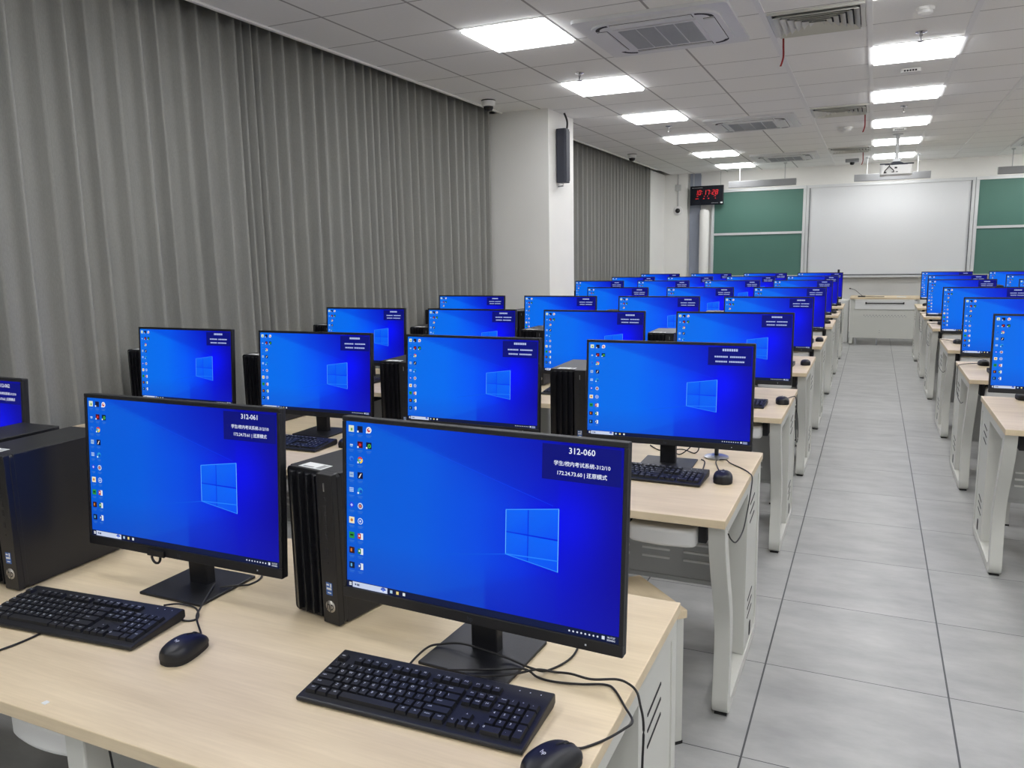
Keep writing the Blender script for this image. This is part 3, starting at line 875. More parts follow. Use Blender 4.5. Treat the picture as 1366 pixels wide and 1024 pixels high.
    for q in range(3): rect(C[0]-S*.8, V[4]-SV*.6+q*SV*.5, C[0]+S*.8, V[4]-SV*.3+q*SV*.5, (180,205,240), 3)
    disc(C[1], V[4], S, (40,150,210), 2); disc(C[1]+S*.3, V[4]-SV*.2, S*.6, (16,80,190), 3); arrow(1, 4)
    poly([(C[0]-S, V[5]), (C[0], V[5]-SV), (C[0]+S, V[5]), (C[0], V[5]+SV)], (50,60,220), 2); poly([(C[0]-S*.5, V[5]), (C[0], V[5]-SV*.5), (C[0]+S*.5, V[5]), (C[0], V[5]+SV*.5)], (190,200,250), 3)
    disc(C[1], V[5], S, (205,214,235), 2); disc(C[1], V[5], S*.66, (60,76,130), 3); disc(C[1], V[5], S*.4, (226,120,90), 4)
    sq(0, 6, (238,226,190)); disc(C[0], V[6], S*.5, (196,120,60), 3)
    disc(C[1], V[6], S, (200,215,240), 2); disc(C[1], V[6], S*.75, (30,96,214), 3); disc(C[1], V[6], S*.35, (200,215,240), 4)
    sq(0, 7, (36,140,66)); rect(C[0]-S*.6, V[7]-SV*.2, C[0]+S*.6, V[7]+SV*.3, (14,44,30), 3)
    for rw, cc in ((7, (190,60,44)), (8, (34,122,70)), (9, (44,88,176))):
        rect(C[1]-S*.1, V[rw]-SV, C[1]+S, V[rw]+SV, (228,232,238), 2); rect(C[1]-S, V[rw]-SV*.8, C[1]+S*.2, V[rw]+SV*.8, cc, 3); rect(C[1]-S*.6, V[rw]-SV*.2, C[1]-S*.2, V[rw]+SV*.4, (240,240,245), 4)
    sq(0, 8, (52,22,16)); rect(C[0]-S*.5, V[8]-SV*.5, C[0]+S*.1, V[8]+SV*.5, (214,120,50), 3)
    sq(0, 9, (18,28,52)); rect(C[0]-S*.5, V[9]-SV*.5, C[0]+S*.1, V[9]+SV*.5, (90,170,226), 3)
    for c_, rws in ((0, range(10)), (1, range(10)), (2, range(2))):
        for rw in rws: label(C[c_], V[rw])
    # station text box
    rect(.742, .800, .992, .985, (6,14,118), 1)
    W = (228,234,250)
    if num:
        text('312-%s' % num, .870, .957, .0152, W)
        text('学生/校内考试系统-312/10', .870, .888, .0094, W)
        text('172.24.73.%s | 还原模式' % num[1:], .870, .839, .0096, W)
        text('10:17:27', .975, .027, .0044, W); text('2024/8/2', .975, .013, .0044, W)
    else:
        def bars(u0, u1, v, h, n):
            W = (176,190,236); st = (u1-u0)/n
            for k in range(n):
                if (k*7) % 11 != 5: rect(u0+st*k, v-h/2, u0+st*(k+.78), v+h/2, W, 3)
        bars(.825, .915, .957, .024, 7); bars(.780, .960, .888, .016, 16); bars(.786, .954, .839, .016, 17)
        bars(.960, .990, .026, .008, 8); bars(.960, .990, .013, .008, 8)
    return mb

def make_monitor():
    r = empty('monitor')
    MW, MH = .613, .380
    T = Matrix.Translation((0, -.045, .085)) @ Matrix.Rotation(-.072, 4, 'X')
    # cabinet: thin slab with stepped back
    b = MB()
    b.box(-MW/2, MW/2, .004, .018, 0, MH, 0, T)
    b.prism([(-.22, .05), (.22, .05), (.24, .09), (.24, .29), (.22, .33), (-.22, .33), (-.24, .29), (-.24, .09)], .018, .040, 'y', 0, T)
    b.build('cabinet', M['black_plastic'], r, bevel=.003)
    # bezel ring around the picture with a deeper chin
    z = MB(); c0, t0, s0 = .022, .010, .008
    z.box(-MW/2, MW/2, -.004, .006, 0, c0, 0, T); z.box(-MW/2, MW/2, -.004, .006, MH-t0, MH, 0, T)
    z.box(-MW/2, -MW/2+s0, -.004, .006, c0, MH-t0, 0, T); z.box(MW/2-s0, MW/2, -.004, .006, c0, MH-t0, 0, T)
    bz = z.build('bezel', M['black_plastic'], r, bevel=.0015)
    lg = MB(); Tl = T @ Matrix.Translation((0, -.0046, .011)) @ Matrix.Rotation(PI/2, 4, 'X')
    vs, fs = text_geo('hp', .013); lg.add(vs, fs, 0, False, Tl)
    lg.build('maker_badge', [M['speaker_grey'], M['black_plastic']], bz, fixn=False)
    pl = MB(); pl.box(.236, .239, -.0046, -.004, .009, .012, 0, T); pl.build('power_light', M['key_print'], bz)
    # stand
    n = MB(); n.box(-.029, .029, .002, .030, .004, .20); n.box(-.05, .05, .0, .02, .19, .29)
    n.build('neck', M['black_plastic'], r, bevel=.003)
    bs = MB(); bs.box(-.097, .097, -.088, .092, 0, .007)
    bs.build('base', M['black_plastic'], r, bevel=.002)
    return r, T
SCREENS = {}
def screen_obj(kind, num, parent, T):
    key = num or 'plain'
    if key not in SCREENS:
        o = screen_mesh(kind, num).build('screen', M['screen_picture'], parent, fixn=False)
        SCREENS[key] = o.data
    else:
        o = bpy.data.objects.new('screen', SCREENS[key]); COL.objects.link(o); o.parent = parent
    o.matrix_local = T @ Matrix.Translation((0, -.0005, .022))
    return o
mon0, MT = make_monitor()
mon_body = [c for c in mon0.children]
plain_mon = None
def put_monitor(x, y, rz, label, group, num=None, drop=0.0):
    global plain_mon
    if num == '060': o = mon0; screen_obj('', num, o, MT)
    elif num:
        o = mon0.copy(); COL.objects.link(o)
        for ch in mon_body: copy_tree(ch, o)
        screen_obj('', num, o, MT)
    elif plain_mon is None:
        o = mon0.copy(); COL.objects.link(o)
        for ch in mon_body: copy_tree(ch, o)
        screen_obj('', None, o, MT); plain_mon = o
    else: o = copy_tree(plain_mon)
    o.location = (x, y, ZD); o.rotation_euler = (0, 0, rz)
    if drop:
        for ch in o.children:
            if not ch.name.startswith(('neck', 'base')): ch.location.z -= drop
    tag(o, label, 'monitor', group)
    return o
GL, GR = 'monitors in the left block', 'monitors in the right block'
bpy.context.view_layer.update()
put_monitor(-.668, 1.298, -.048, 'black monitor reading 312-060 over blue desktop, largest in front', GL, '060')
o61 = put_monitor(-1.461, 1.330, .003, 'black monitor reading 312-061 on nearest desk, left of 312-060', GL, '061')
put_monitor(-2.612, 1.53, 0, 'black monitor reading 062 cut by the left photo edge', GL, '062', drop=.02)
# dark cable loop hanging under the chin of the second monitor
q = MB(); q.tube([(-.075 + .014*math.cos(a), -.05, .083 - .016*math.sin(a)) for a in [PI*k/12 for k in range(13)]], .003, 8); q.box(-.10, -.045, -.0535, -.049, .085, .100)
q.build('clip', M['black_plastic'], o61)
SEAT = ['aisle seat', 'second seat from aisle', 'third seat from aisle', 'curtain seat']
LMX = {0: -.668, 1: -1.456, 2: -2.245, 3: -3.03}
L_STATIONS = []
for i, y in enumerate(LY):
    for s in range(4):
        if i == 0: continue
        if i == 4 and s == 3: continue
        mx = LMX[s]; my = y + .505; rz = random.uniform(-.03, .03)
        if i == 1: my = 2.835; mx = (-.666, -1.47, -2.26, -3.04)[s]; rz = (.023, -.01, .02, 0)[s]
        if i >= 5 and s == 0: mx -= .03
        if s == 3: rz = random.uniform(-.01, .01)
        L_STATIONS.append((i, s, mx, my))
        put_monitor(mx, my, rz, 'black monitor with blue desktop, %s, %s row left of the aisle' % (SEAT[s], LROW[i]), GL)
R_MX = [.842, .846, .832, .822, .90, .905]
R_STATIONS = []
for i, y in enumerate(RY):
    for s in range(3):
        if s > (0, 1, 1, 2, 2, 2)[i]: continue
        mx = R_MX[i] + .80*s; my = y + .505
        R_STATIONS.append((i, s, mx, my))
        put_monitor(mx, my, random.uniform(-.02, .02), 'black monitor with blue desktop, %s, %s row right of the aisle' % (SEAT[s], RROW[i]), GR)

# ------------------------------------------------------------ tower computers
def make_tower():
    """origin: front right bottom corner on the desk; front faces -y"""
    W_, D_, H_ = .153, .303, .337
    r = empty('tower_computer')
    MB().box(-W_, 0, .022, D_, .004, H_).build('case', M['tower_black'], r, bevel=.002)
    f = MB()
    f.prism(rrect(W_, H_-.004, .010, 4, -W_/2, H_/2+.002), .012, .024, 'y', 0)
    # stepped vertical fins on the left two thirds, plain strip at right
    for k in range(4):
        x0 = -W_ + .006 + .0235*k
        f.add([(x0, .012, .012), (x0+.0215, -.002, .012), (x0+.0235, .012, .012), (x0, .012, H_-.008), (x0+.0215, -.002, H_-.008), (x0+.0235, .012, H_-.008)],
              [(0,1,4,3), (1,2,5,4), (0,2,1), (3,4,5)])
    f.box(-.048, -.001, -.002, .014, .004, H_)
    f.build('front_panel', M['tower_black'], r, bevel=.0015)
    b = MB(); b.box(-.026, -.0235, -.0035, -.002, .300, .318); b.build('power_button', M['silver'], r)
    p = MB()
    for z in (.256, .234, .212, .190, .160): p.box(-.028, -.021, -.0025, -.0018, z, z+.014)
    p.box(-.027, -.022, -.0025, -.0018, .282, .287); p.box(-.0265, -.0225, -.0025, -.0018, .140, .144)
    p.build('ports', M['slot_dark'], r)
    s = MB(); s.box(-.0345, -.0165, -.0026, -.002, .070, .098, 0)
    s.box(-.0325, -.0255, -.0031, -.0026, .091, .0945, 1); s.box(-.0325, -.0185, -.0031, -.0026, .082, .0865, 1); s.box(-.030, -.020, -.0031, -.0026, .074, .0765, 1); s.box(-.022, -.0185, -.0031, -.0026, .088, .0965, 1)
    s.build('sticker', [M['sticker_blue'], M['sticker_white']], r)
    g = MB(); Tg = Matrix.Translation((-.0245, -.0022, .044)) @ Matrix.Rotation(PI/2, 4, 'X')
    g.lathe([(.0135, -.0003), (.0135, .0008)], 28, 0, Tg)
    vs, fs = text_geo('hp', .026); Tx = Tg @ Matrix.Translation((0, .001, .0012)) @ Matrix.Shear('XY', 4, (.18, 0)) @ Matrix.Diagonal((.85, 1.05, 1, 1))
    g.add(vs, fs, 1, False, Tg @ Matrix.Translation((0, .001, .0012)) @ Matrix(((.82, .2, 0, 0), (0, 1.05, 0, 0), (0, 0, 1, 0), (0, 0, 0, 1))))
    g.build('maker_badge', [M['logo_silver'], M['tower_black']], r, fixn=False)
    w = MB(); w.box(-.125, -.055, .02, .055, H_, H_+.0006); w.box(-.115, -.085, .024, .030, H_+.0005, H_+.001, 1); w.box(-.075, -.06, .024, .05, H_+.0005, H_+.001, 1)
    w.build('top_label', [M['sticker_white'], M['grey_plastic']], r)
    ft = MB()
    for x in (-.135, -.018):
        for yy in (.04, .28): ft.lathe([(.009, 0), (.009, .005)], 12, 0, Matrix.Translation((x, yy, 0)))
    ft.build('feet', M['rubber'], r)
    return r
tw0 = make_tower(); tfirst = True
def put_tower(x, y, rz, label, group):
    global tfirst
    o = tw0 if tfirst else copy_tree(tw0); tfirst = False
    o.location = (x, y, ZD); o.rotation_euler = (0, 0, rz); tag(o, label, 'computer', group)
TL, TR = 'tower computers in the left block', 'tower computers in the right block'
put_tower(-1.002, 1.282, math.radians(-9), 'black tower computer between the 312-061 and 312-060 monitors, fluted front', TL)
put_tower(-1.840, 1.140, math.radians(2.5), 'black tower computer on nearest desk, left of the 312-061 monitor', TL)
put_tower(-2.035, 1.125, math.radians(1.5), 'black tower computer at left photo edge, beside monitor reading 062', TL)
for (i, s, mx, my) in L_STATIONS:
    if i == 4 and s == 2: continue
    put_tower(mx - .330, my + .03, math.radians(random.uniform(-2, 2)), 'black tower computer left of monitor, %s, %s row left of the aisle' % (SEAT[s], LROW[i]), TL)
for (i, s, mx, my) in R_STATIONS:
    put_tower(mx + .485, my + .03, math.radians(random.uniform(-2, 2)), 'black tower computer right of monitor, %s, %s row right of the aisle' % (SEAT[s], RROW[i]), TR)

# ---------------------------------------------------------------- keyboards
U = .0187
KX0 = -.2105
def key_rows():
    rows = []
    def row(spec, v, x=0.0, nav=(), pad=()):
        out = []
        for lab, w in spec:
            if lab is not None: out.append((lab, x + w/2, v, w, 1))
            x += w
        for lab, xx in nav: out.append((lab, 15.25 + xx + .5, v, 1, 1))
        for lab, xx, w, h in pad: out.append((lab, 18.5 + xx + w/2, v - (h-1)/2, w, h))
        rows.append(out)
    N3 = lambda a, b, c: ((a, 0), (b, 1), (c, 2))
    row([('esc',1),(None,1)]+[('F%d'%k,1) for k in range(1,5)]+[(None,.5)]+[('F%d'%k,1) for k in range(5,9)]+[(None,.5)]+[('F%d'%k,1) for k in range(9,13)], 5.35, nav=N3('prt','scr','brk'))
    row([(c,1) for c in '`1234567890-=']+[('back',2)], 4, nav=N3('ins','hm','pu'), pad=[('num',0,1,1),('/',1,1,1),('*',2,1,1),('-',3,1,1)])
    row([('tab',1.5)]+[(c,1) for c in 'QWERTYUIOP[]']+[('\\',1.5)], 3, nav=N3('del','end','pd'), pad=[('7',0,1,1),('8',1,1,1),('9',2,1,1),('+',3,1,2)])
    row([('caps',1.75)]+[(c,1) for c in "ASDFGHJKL;'"]+[('enter',2.25)], 2, pad=[('4',0,1,1),('5',1,1,1),('6',2,1,1)])
    row([('shift',2.25)]+[(c,1) for c in 'ZXCVBNM,./']+[('shift',2.75)], 1, nav=(('^',1),), pad=[('1',0,1,1),('2',1,1,1),('3',2,1,1),('ent',3,1,2)])
    row([('ctrl',1.25),('win',1.25),('alt',1.25),('',6.25),('alt',1.25),('fn',1.25),('menu',1.25),('ctrl',1.25)], 0, nav=(('<',0),('v',1),('>',2)), pad=[('0',0,2,1),('.',2,1,1)])
    return [k for r_ in rows for k in r_]
KEYS = key_rows()
KD = .155
def kb_slope(): return Matrix.Translation((0, -KD/2, .010)) @ Matrix.Rotation(math.radians(5.5), 4, 'X')
def key_geo(mb, k):
    lab, x, v, w, h = k
    S = kb_slope()
    cx = KX0 + x*U; cy = .014 + (v + .5)*U
    hh = .0075
    mb.taper(cx, cy, .0005, hh, w*U-.0012, h*U-.0012, w*U-.0050, h*U-.0050, 0, S)
    if lab:
        sz = .0070 if len(lab) == 1 else (.0052 if len(lab) < 4 else .0048)
        vs, fs = text_geo(lab, sz)
        ox = -.0018 if (w <= 1.01 and len(lab) == 1) else (0 if w < 1.3 else -w*U/2 + .0035 + .0016*len(lab))
        oy = .0022
        mb.add(vs, fs, 1, False, S @ Matrix.Translation((cx+ox, cy+oy, hh+.0002)))
def make_keyboard(detail):
    r = empty('keyboard')
    b = MB()
    prof = [(-KD/2, .002), (-KD/2-.002, .006), (-KD/2, .0105), (KD/2-.004, .0105+.0149), (KD/2, .022), (KD/2, .006), (KD/2-.01, .001)]
    b.prism(prof, -.2190, .2190, 'x')
    S = kb_slope()
    b.build('body', M['black_plastic'], r, bevel=.003, seg=2)
    if detail:
        for k in KEYS:
            q = MB(); key_geo(q, k); q.build('key', [M['key_black'], M['key_print']], r, fixn=False)
    else:
        q = MB()
        for k in KEYS: key_geo(q, k)
        q.build('key_field', [M['key_black'], M['key_print']], r, fixn=False)
    l = MB()
    for x in (.158, .178, .198): l.box(x-.001, x+.001, KD-.0165, KD-.0145, .0006, .0012, 0, S)
    l.build('indicator_lights', M['key_print'], r)
    return r
kbD = make_keyboard(True); kbS = make_keyboard(False)
def add_cord(root, pts, r_=.0022, world=True, name='cord', n=8):
    """pts in world space; stored in the thing's own space"""
    Mi = (Matrix.Translation(root.location) @ root.rotation_euler.to_matrix().to_4x4()).inverted()
    P = [Mi @ Vector(p) for p in smooth_path(pts, n)]
    return MB().tube(P, r_, 7).build(name, M['cable_black'], root)
Z = ZD + .0028
kfirst = {True: True, False: True}
def put_kb(x, y, rz, label, group, detail=False):
    src = kbD if detail else kbS
    o = src if kfirst[detail] else copy_tree(src); kfirst[detail] = False
    o.location = (x, y, ZD); o.rotation_euler = (0, 0, rz); tag(o, label, 'keyboard', group)
    return o
KL = 'keyboards in the left block'
k0 = put_kb(-.687, 1.102, math.radians(1.5), 'black keyboard in front of the 312-060 monitor, nearest desk', KL, True)
k1 = put_kb(-1.560, 1.090, math.radians(5.0), 'black keyboard in front of the 312-061 monitor, nearest desk', KL, True)
k2 = put_kb(-.712, 2.662, math.radians(-1.5), 'black keyboard in front of aisle monitor, second row left of aisle', KL, True)
add_cord(k0, [(-.762, 1.170, ZD+.012), (-.775, 1.200, ZD+.010), (-.774, 1.26, ZD+.012), (-.755, 1.283, ZD+.012), (-.71, 1.287, ZD+.020), (-.65, 1.280, ZD+.020), (-.60, 1.280, ZD+.0125), (-.55, 1.268, Z+.008), (-.525, 1.286, Z), (-.50, 1.36, Z), (-.52, 1.48, Z)])
add_cord(k1, [(-1.385, 1.172, ZD+.010), (-1.34, 1.175, Z), (-1.322, 1.19, Z), (-1.338, 1.212, Z), (-1.372, 1.233, Z), (-1.415, 1.228, ZD+.006), (-1.43, 1.20, ZD+.012)])
add_cord(k2, [(-.530, 2.740, ZD+.012), (-.528, 2.78, Z), (-.535, 2.86, Z), (-.545, 2.92, Z), (-.562, 2.945, Z)])
for (i, s, mx, my) in L_STATIONS:
    if (i == 1 and s == 0) or not (i <= 2 or s == 0): continue
    put_kb(mx + random.uniform(-.03, .02), LY[i] + .31 + random.uniform(-.02, .01), math.radians(random.uniform(-3, 3)), 'black keyboard before the monitor, %s, %s row left of the aisle' % (SEAT[s], LROW[i]), KL)
for (i, s, mx, my) in R_STATIONS:
    if s == 0:
        put_kb(mx + .04 + random.uniform(0, .03), RY[i] + (.31 if i else .30), math.radians(random.uniform(-2, 2)), 'black keyboard before the aisle monitor, %s row right of the aisle' % RROW[i], 'keyboards in the right block')

# --------------------------------------------------------------------- mice
def make_mouse():
    r = empty('mouse')
    Lm, Wm, Hm = .108, .066, .038
    def sec(t):
        # t 0 rear .. 1 front: broad round rear, narrower blunt front
        q = 2*t - 1
        e = max(0.0, 1 - abs(q)**(3.6 if q < 0 else 6.0))**.5
        w = Wm*(.10 + .90*e)*(1 - .16*max(0, q))
        h = .012 + (Hm-.012)*max(0.0, 1 - abs((t-.42)/.60)**2.2)**.8
        return w, h
    nr = 22; ns = 14
    b = MB(); vs = []; fs = []
    for i in range(nr+1):
        t = i/nr
        w, h = sec(t)
        for k in range(ns+1):
            a = PI*k/ns
            x = w/2*math.copysign(abs(math.cos(a))**.75, math.cos(a)); z = .010 + (h-.010)*math.sin(a)**.85
            vs.append((x, -Lm/2 + Lm*t, z))
    for i in range(nr):
        for k in range(ns):
            fs.append((i*(ns+1)+k, (i+1)*(ns+1)+k, (i+1)*(ns+1)+k+1, i*(ns+1)+k+1))
    fs.append(tuple(range(ns+1))); fs.append(tuple(range(nr*(ns+1), (nr+1)*(ns+1)))[::-1])
    b.add(vs, fs, 0, True)
    # lower skirt
    poly = []
    for i in range(nr+1): poly.append((sec(i/nr)[0]/2*.97, -Lm/2*.985 + Lm*.985*i/nr))
    for i in range(nr, -1, -1): poly.append((-sec(i/nr)[0]/2*.97, -Lm/2*.985 + Lm*.985*i/nr))
    b.prism(poly, .0008, .0105, 'z', 1)
    vs2, fs2 = text_geo('hp', .011)
    b.build('shell', [M['black_plastic'], M['rubber']], r, fixn=True)
    g = MB(); Tm = Matrix.Translation((0, -.018, .0384)) @ Matrix.Rotation(math.radians(4), 4, 'X')
    g.add(vs2, fs2, 0, False, Tm); g.build('maker_badge', M['key_print'], r, fixn=False)
    MB().lathe([(.0095, -.0035), (.0108, -.002), (.0108, .002), (.0095, .0035)], 18, 0, Matrix.Translation((0, .030, .0225)) @ Matrix.Rotation(PI/2, 4, 'Y')).build('wheel', M['rubber'], r)
    q = MB(); q.tube(smooth_path([(0, .010, .0382), (0, .020, .0357), (0, .030, .0318), (0, .040, .0268), (0, .048, .0212), (0, .0535, .0150)], 4), .0009, 5); q.build('button_seam', M['slot_dark'], r)
    return r
ms0 = make_mouse(); mfirst = True
def put_mouse(x, y, deg, label, group):
    global mfirst
    o = ms0.copy() if not mfirst else ms0
    if not mfirst:
        COL.objects.link(o)
        for ch in MOUSE_PARTS: copy_tree(ch, o)
    mfirst = False
    o.location = (x, y, ZD); o.rotation_euler = (0, 0, math.radians(deg)); tag(o, label, 'mouse', group)
    return o
MOUSE_PARTS = list(ms0.children)
ML = 'computer mice in the left block'
m0 = put_mouse(-.412, 1.020, -22, 'black mouse cut by the bottom photo edge, right of front keyboard', ML)
m1 = put_mouse(-1.226, 1.068, 8, 'black mouse beside the keyboard before the 312-061 monitor', ML)
m2 = put_mouse(-.438, 2.690, 8, 'black mouse at the corner of the second left desk', ML)
add_cord(m0, [(-.392, 1.071, ZD+.010), (-.383, 1.088, Z), (-.358, 1.122, Z), (-.338, 1.160, ZD+.004), (-.332, 1.186, ZD+.004), (-.355, 1.222, Z), (-.388, 1.268, Z), (-.410, 1.279, Z), (-.453, 1.263, Z), (-.497, 1.253, Z), (-.533, 1.255, Z), (-.562, 1.258, ZD+.012), (-.610, 1.236, ZD+.012), (-.66, 1.215, ZD+.012), (-.695, 1.200, ZD+.012)])
add_cord(m1, [(-1.238, 1.118, ZD+.010), (-1.262, 1.145, Z), (-1.315, 1.185, Z+.008), (-1.347, 1.230, ZD+.011), (-1.388, 1.295, ZD+.012), (-1.412, 1.335, ZD+.012)])
add_cord(m2, [(-.446, 2.745, ZD+.010), (-.465, 2.79, Z), (-.49, 2.87, Z), (-.505, 2.935, Z), (-.50, 2.96, Z), (-.47, 2.945, Z+.006), (-.45, 2.925, Z), (-.395, 2.86, Z), (-.368, 2.81, Z+.002), (-.351, 2.77, .740), (-.346, 2.71, .71), (-.345, 2.62, .66), (-.34, 2.50, .638), (-.34, 2.36, .648), (-.345, 2.29, .68), (-.352, 2.28, .70)], name='cord')
L_MICE = {}
for (i, s, mx, my) in L_STATIONS:
    if (i == 1 and s == 0) or not (i <= 1 or s == 0): continue
    L_MICE[(i, s)] = put_mouse(mx + .27, LY[i] + .40, random.uniform(-15, 15), 'black mouse beside the keyboard, %s, %s row left of the aisle' % (SEAT[s], LROW[i]), ML)
for i, y in ((2, 4.29), (6, 10.68)):
    x = L_MICE[(i, 0)].location.x
    add_cord(L_MICE[(i, 0)], [(x, y, ZD+.010), (-.39, y+.06, Z), (-.368, y+.12, Z+.002), (-.351, y+.15, .740), (-.347, y+.17, .69), (-.347, y+.14, .60), (-.347, y+.27, .47), (-.347, y+.37, .46), (-.347, y+.32, .58), (-.352, y+.20, .68)])
R_MICE = {}
for i in range(6):
    mxx = (.735, .700, .66, .66, .67, .67)[i]
    R_MICE[i] = put_mouse(mxx, RY[i] + (.82, .70, .5, .5, .5, .5)[i], random.uniform(-10, 10), 'black mouse near the desk end, %s row right of the aisle' % RROW[i], 'computer mice in the right block')
add_cord(R_MICE[1], [(.700, 6.12, ZD+.010), (.69, 6.15, Z), (.66, 6.12, Z), (.60, 6.08, Z), (.563, 6.02, Z+.001), (.5455, 5.98, .742), (.543, 5.96, .72), (.540, 5.93, .68), (.540, 5.90, .60), (.540, 5.80, .56), (.545, 5.66, .545), (.552, 5.60, .56)])
add_cord(R_MICE[2], [(.66, 7.46, ZD+.010), (.65, 7.53, Z), (.62, 7.60, Z), (.563, 7.66, Z+.001), (.5455, 7.69, .742), (.543, 7.71, .72), (.540, 7.76, .65), (.540, 7.70, .58), (.540, 7.40, .535), (.540, 7.05, .545), (.548, 6.95, .57)])
add_cord(R_MICE[3], [(.66, 9.29, ZD+.010), (.63, 9.33, Z), (.563, 9.30, Z+.001), (.5455, 9.315, .742), (.543, 9.33, .72), (.540, 9.40, .66), (.540, 9.25, .57), (.540, 9.0, .545), (.548, 8.90, .555)])
add_cord(R_MICE[4], [(.67, 10.76, ZD+.010), (.63, 10.80, Z), (.563, 10.78, Z+.001), (.5455, 10.79, .742), (.543, 10.81, .72), (.540, 10.84, .66), (.540, 10.70, .56), (.545, 10.5, .54), (.548, 10.4, .555)])

# loose cables
def cable(pts, label, r_=.0023, group=None):
    o = MB().tube(smooth_path(pts, 8), r_, 7).build('cable', M['cable_black'])
    tag(o, label, 'cable', group); return o
cable([(-.67, 1.185, ZD+.012), (-.645, 1.198, ZD+.012), (-.61, 1.210, ZD+.013), (-.570, 1.230, ZD+.015), (-.538, 1.262, ZD+.014), (-.512, 1.285, Z), (-.475, 1.277, ZD+.011), (-.434, 1.272, ZD+.012), (-.391, 1.291, ZD+.011), (-.367, 1.290, ZD+.007), (-.350, 1.278, .742), (-.341, 1.268, .725), (-.333, 1.262, .69), (-.335, 1.262, .60), (-.338, 1.255, .45), (-.345, 1.25, .30), (-.35, 1.27, .20)],
      'black cable hanging over the aisle end of nearest desk')
cable([(-1.385, 1.325, ZD+.012), (-1.362, 1.345, ZD+.011), (-1.347, 1.38, Z), (-1.352, 1.43, Z), (-1.42, 1.50, Z)], 'short black cable behind the stand of the 312-061 monitor')
cable([(-1.62, .835, Z), (-1.60, .90, Z), (-1.585, .96, Z), (-1.583, 1.005, Z), (-1.59, 1.012, Z)], 'black cable leaving the front of the 312-061 keyboard')
cable([(-1.20, .86, .71), (-1.20, .87, .60), (-1.185, .875, .575), (-1.16, .88, .60), (-1.15, .885, .62)], 'thin dark cable hook hanging under nearest desk front', .002)
cable([(-.72, 3.10, Z), (-.66, 2.99, Z), (-.62, 2.96, ZD+.03), (-.60, 2.98, ZD+.05), (-.585, 3.01, ZD+.03), (-.605, 3.03, Z), (-.66, 3.05, Z+.006), (-.74, 3.03, Z), (-.80, 3.10, Z)], 'tangled black cable behind the stand of second row aisle monitor')
# round grey puck by the second monitor's stand
r = empty('headset_stand', (-.515, 3.0, ZD))
MB().lathe([(.046, 0), (.046, .006), (.03, .010)], 24).build('foot', M['silver'], r)
MB().tube([(0, 0, .009), (0, 0, .06)], .008, 10).build('stem', M['black_plastic'], r)
tag(r, 'small round metal foot behind second row aisle keyboard', 'stand')
# antenna on the farthest left desk
r = empty('antenna', (-.46, 12.45, ZD))
MB().box(-.05, .05, -.03, .03, 0, .025).build('base', M['black_plastic'], r, bevel=.003)
MB().tube([(0, 0, .025), (0, 0, .50)], .016, 10).build('rod', M['black_plastic'], r)
tag(r, 'black upright antenna behind the farthest left aisle monitor', 'antenna')
# paper scrap on the front desk
o = MB().add([(-.006,-.004,0),(.005,-.005,0),(.006,.004,0),(-.004,.006,0),(-.006,-.004,.0012),(.005,-.005,.001),(.006,.004,.0015),(-.004,.006,.001)], [(0,3,2,1),(4,5,6,7),(0,1,5,4),(1,2,6,5),(2,3,7,6),(3,0,4,7)]).build('paper_scrap', M['sticker_white'], loc=(-1.322, .838, ZD))
tag(o, 'tiny white paper scrap at the front edge of nearest desk', 'paper')

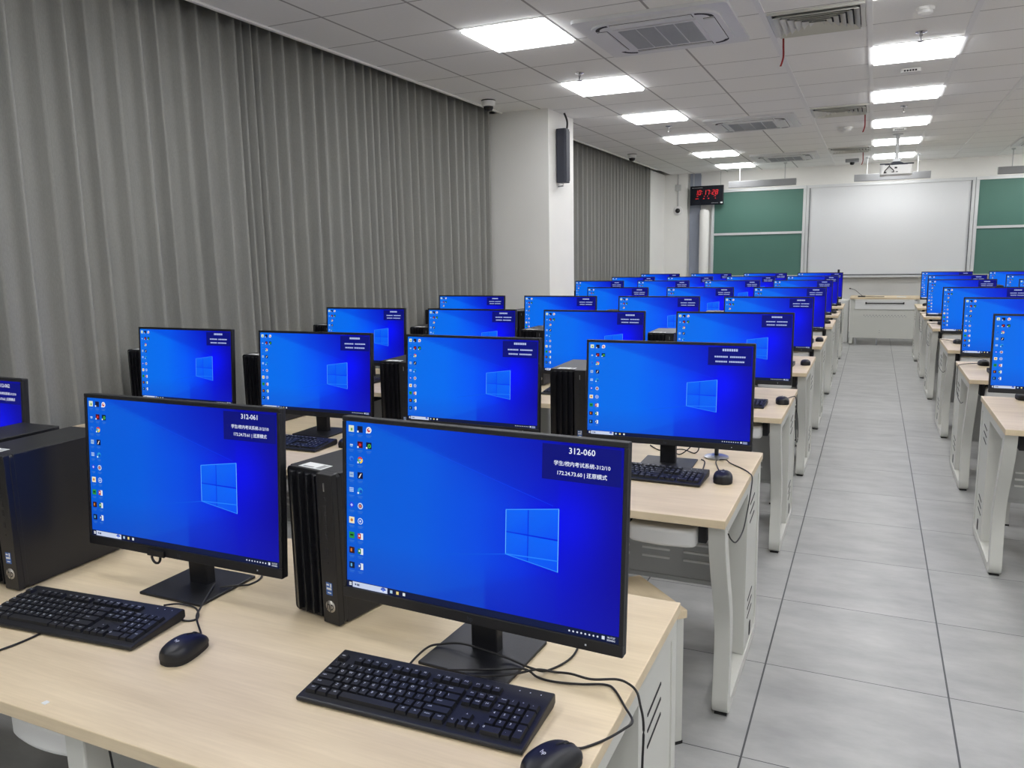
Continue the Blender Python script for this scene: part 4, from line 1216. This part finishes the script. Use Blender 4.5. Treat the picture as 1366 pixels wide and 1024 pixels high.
# -------------------------------------------------------------------- stools
def make_stool():
    r = empty('stool')
    MB().box(-.145, .145, -.12, .12, .42, .447).build('seat', M['birch'], r, bevel=.003)
    for a in (-1, 1):
        for b_ in (-1, 1):
            l = MB().box(a*.125-.0125, a*.125+.0125, b_*.10-.0125, b_*.10+.0125, .006, .42).build('leg', M['white_metal'], r, bevel=.002)
            MB().box(a*.125-.014, a*.125+.014, b_*.10-.014, b_*.10+.014, 0, .010).build('foot_cap', M['rubber'], l)
    for a in (-1, 1):
        MB().box(a*.125-.01, a*.125+.01, -.09, .09, .10, .12).build('stretcher', M['white_metal'], r)
    q = MB()
    for b_ in (-1, 1): q.box(-.115, .115, b_*.10-.01, b_*.10+.01, .395, .42)
    q.build('apron', M['white_metal'], r)
    return r
st0 = make_stool()
stools = [(-.652, 2.285, -45, 'wooden stool behind the nearest desk, its corner sticking out'),
          (-.62, 4.95, 0, 'stool under the aisle end of fourth left desk'),
          (-.62, 6.50, 10, 'stool under the aisle end of fifth left desk'),
          (.86, 5.02, 0, 'stool under the aisle end of second right desk'),
          (.80, 6.62, 0, 'stool under the aisle end of third right desk'),
          (.78, 8.42, 0, 'stool under the aisle end of fourth right desk'),
          (.78, 9.9, 0, 'stool under the aisle end of fifth right desk'),
          (.78, 11.45, 0, 'stool under the aisle end of farthest right desk')]
for i, (x, y, dg, lab) in enumerate(stools):
    o = st0 if i == 0 else copy_tree(st0)
    o.location = (x, y, 0); o.rotation_euler = (0, 0, math.radians(dg)); tag(o, lab, 'stool', 'stools at the student desks')

# ------------------------------------------------------------------- camera
cam = bpy.data.cameras.new('camera'); co = bpy.data.objects.new('camera', cam); COL.objects.link(co)
yaw, pitch, roll = .42959, .16107, -.01882
f = Vector((-math.sin(yaw)*math.cos(pitch), math.cos(yaw)*math.cos(pitch), -math.sin(pitch)))
rv = Vector((math.cos(yaw), math.sin(yaw), 0)); uv = rv.cross(f)
R_ = math.cos(roll)*rv + math.sin(roll)*uv; U_ = -math.sin(roll)*rv + math.cos(roll)*uv
mw = Matrix((( R_.x, U_.x, -f.x, 0), (R_.y, U_.y, -f.y, 0), (R_.z, U_.z, -f.z, H), (0, 0, 0, 1)))
co.matrix_world = mw
cam.sensor_fit = 'HORIZONTAL'; cam.sensor_width = 36.0; cam.lens = 1049.9/1366*36.0
cam.clip_start = 0.02; cam.clip_end = 100
SC.camera = co

w = bpy.data.worlds.new('World'); SC.world = w; w.use_nodes = True
w.node_tree.nodes['Background'].inputs['Color'].default_value = (.8, .85, .95, 1)
w.node_tree.nodes['Background'].inputs['Strength'].default_value = 0.0
vs_ = SC.view_settings
vs_.view_transform = 'Standard'; vs_.look = 'None'; vs_.gamma = 1; vs_.use_curve_mapping = False
vs_.exposure = EXPO
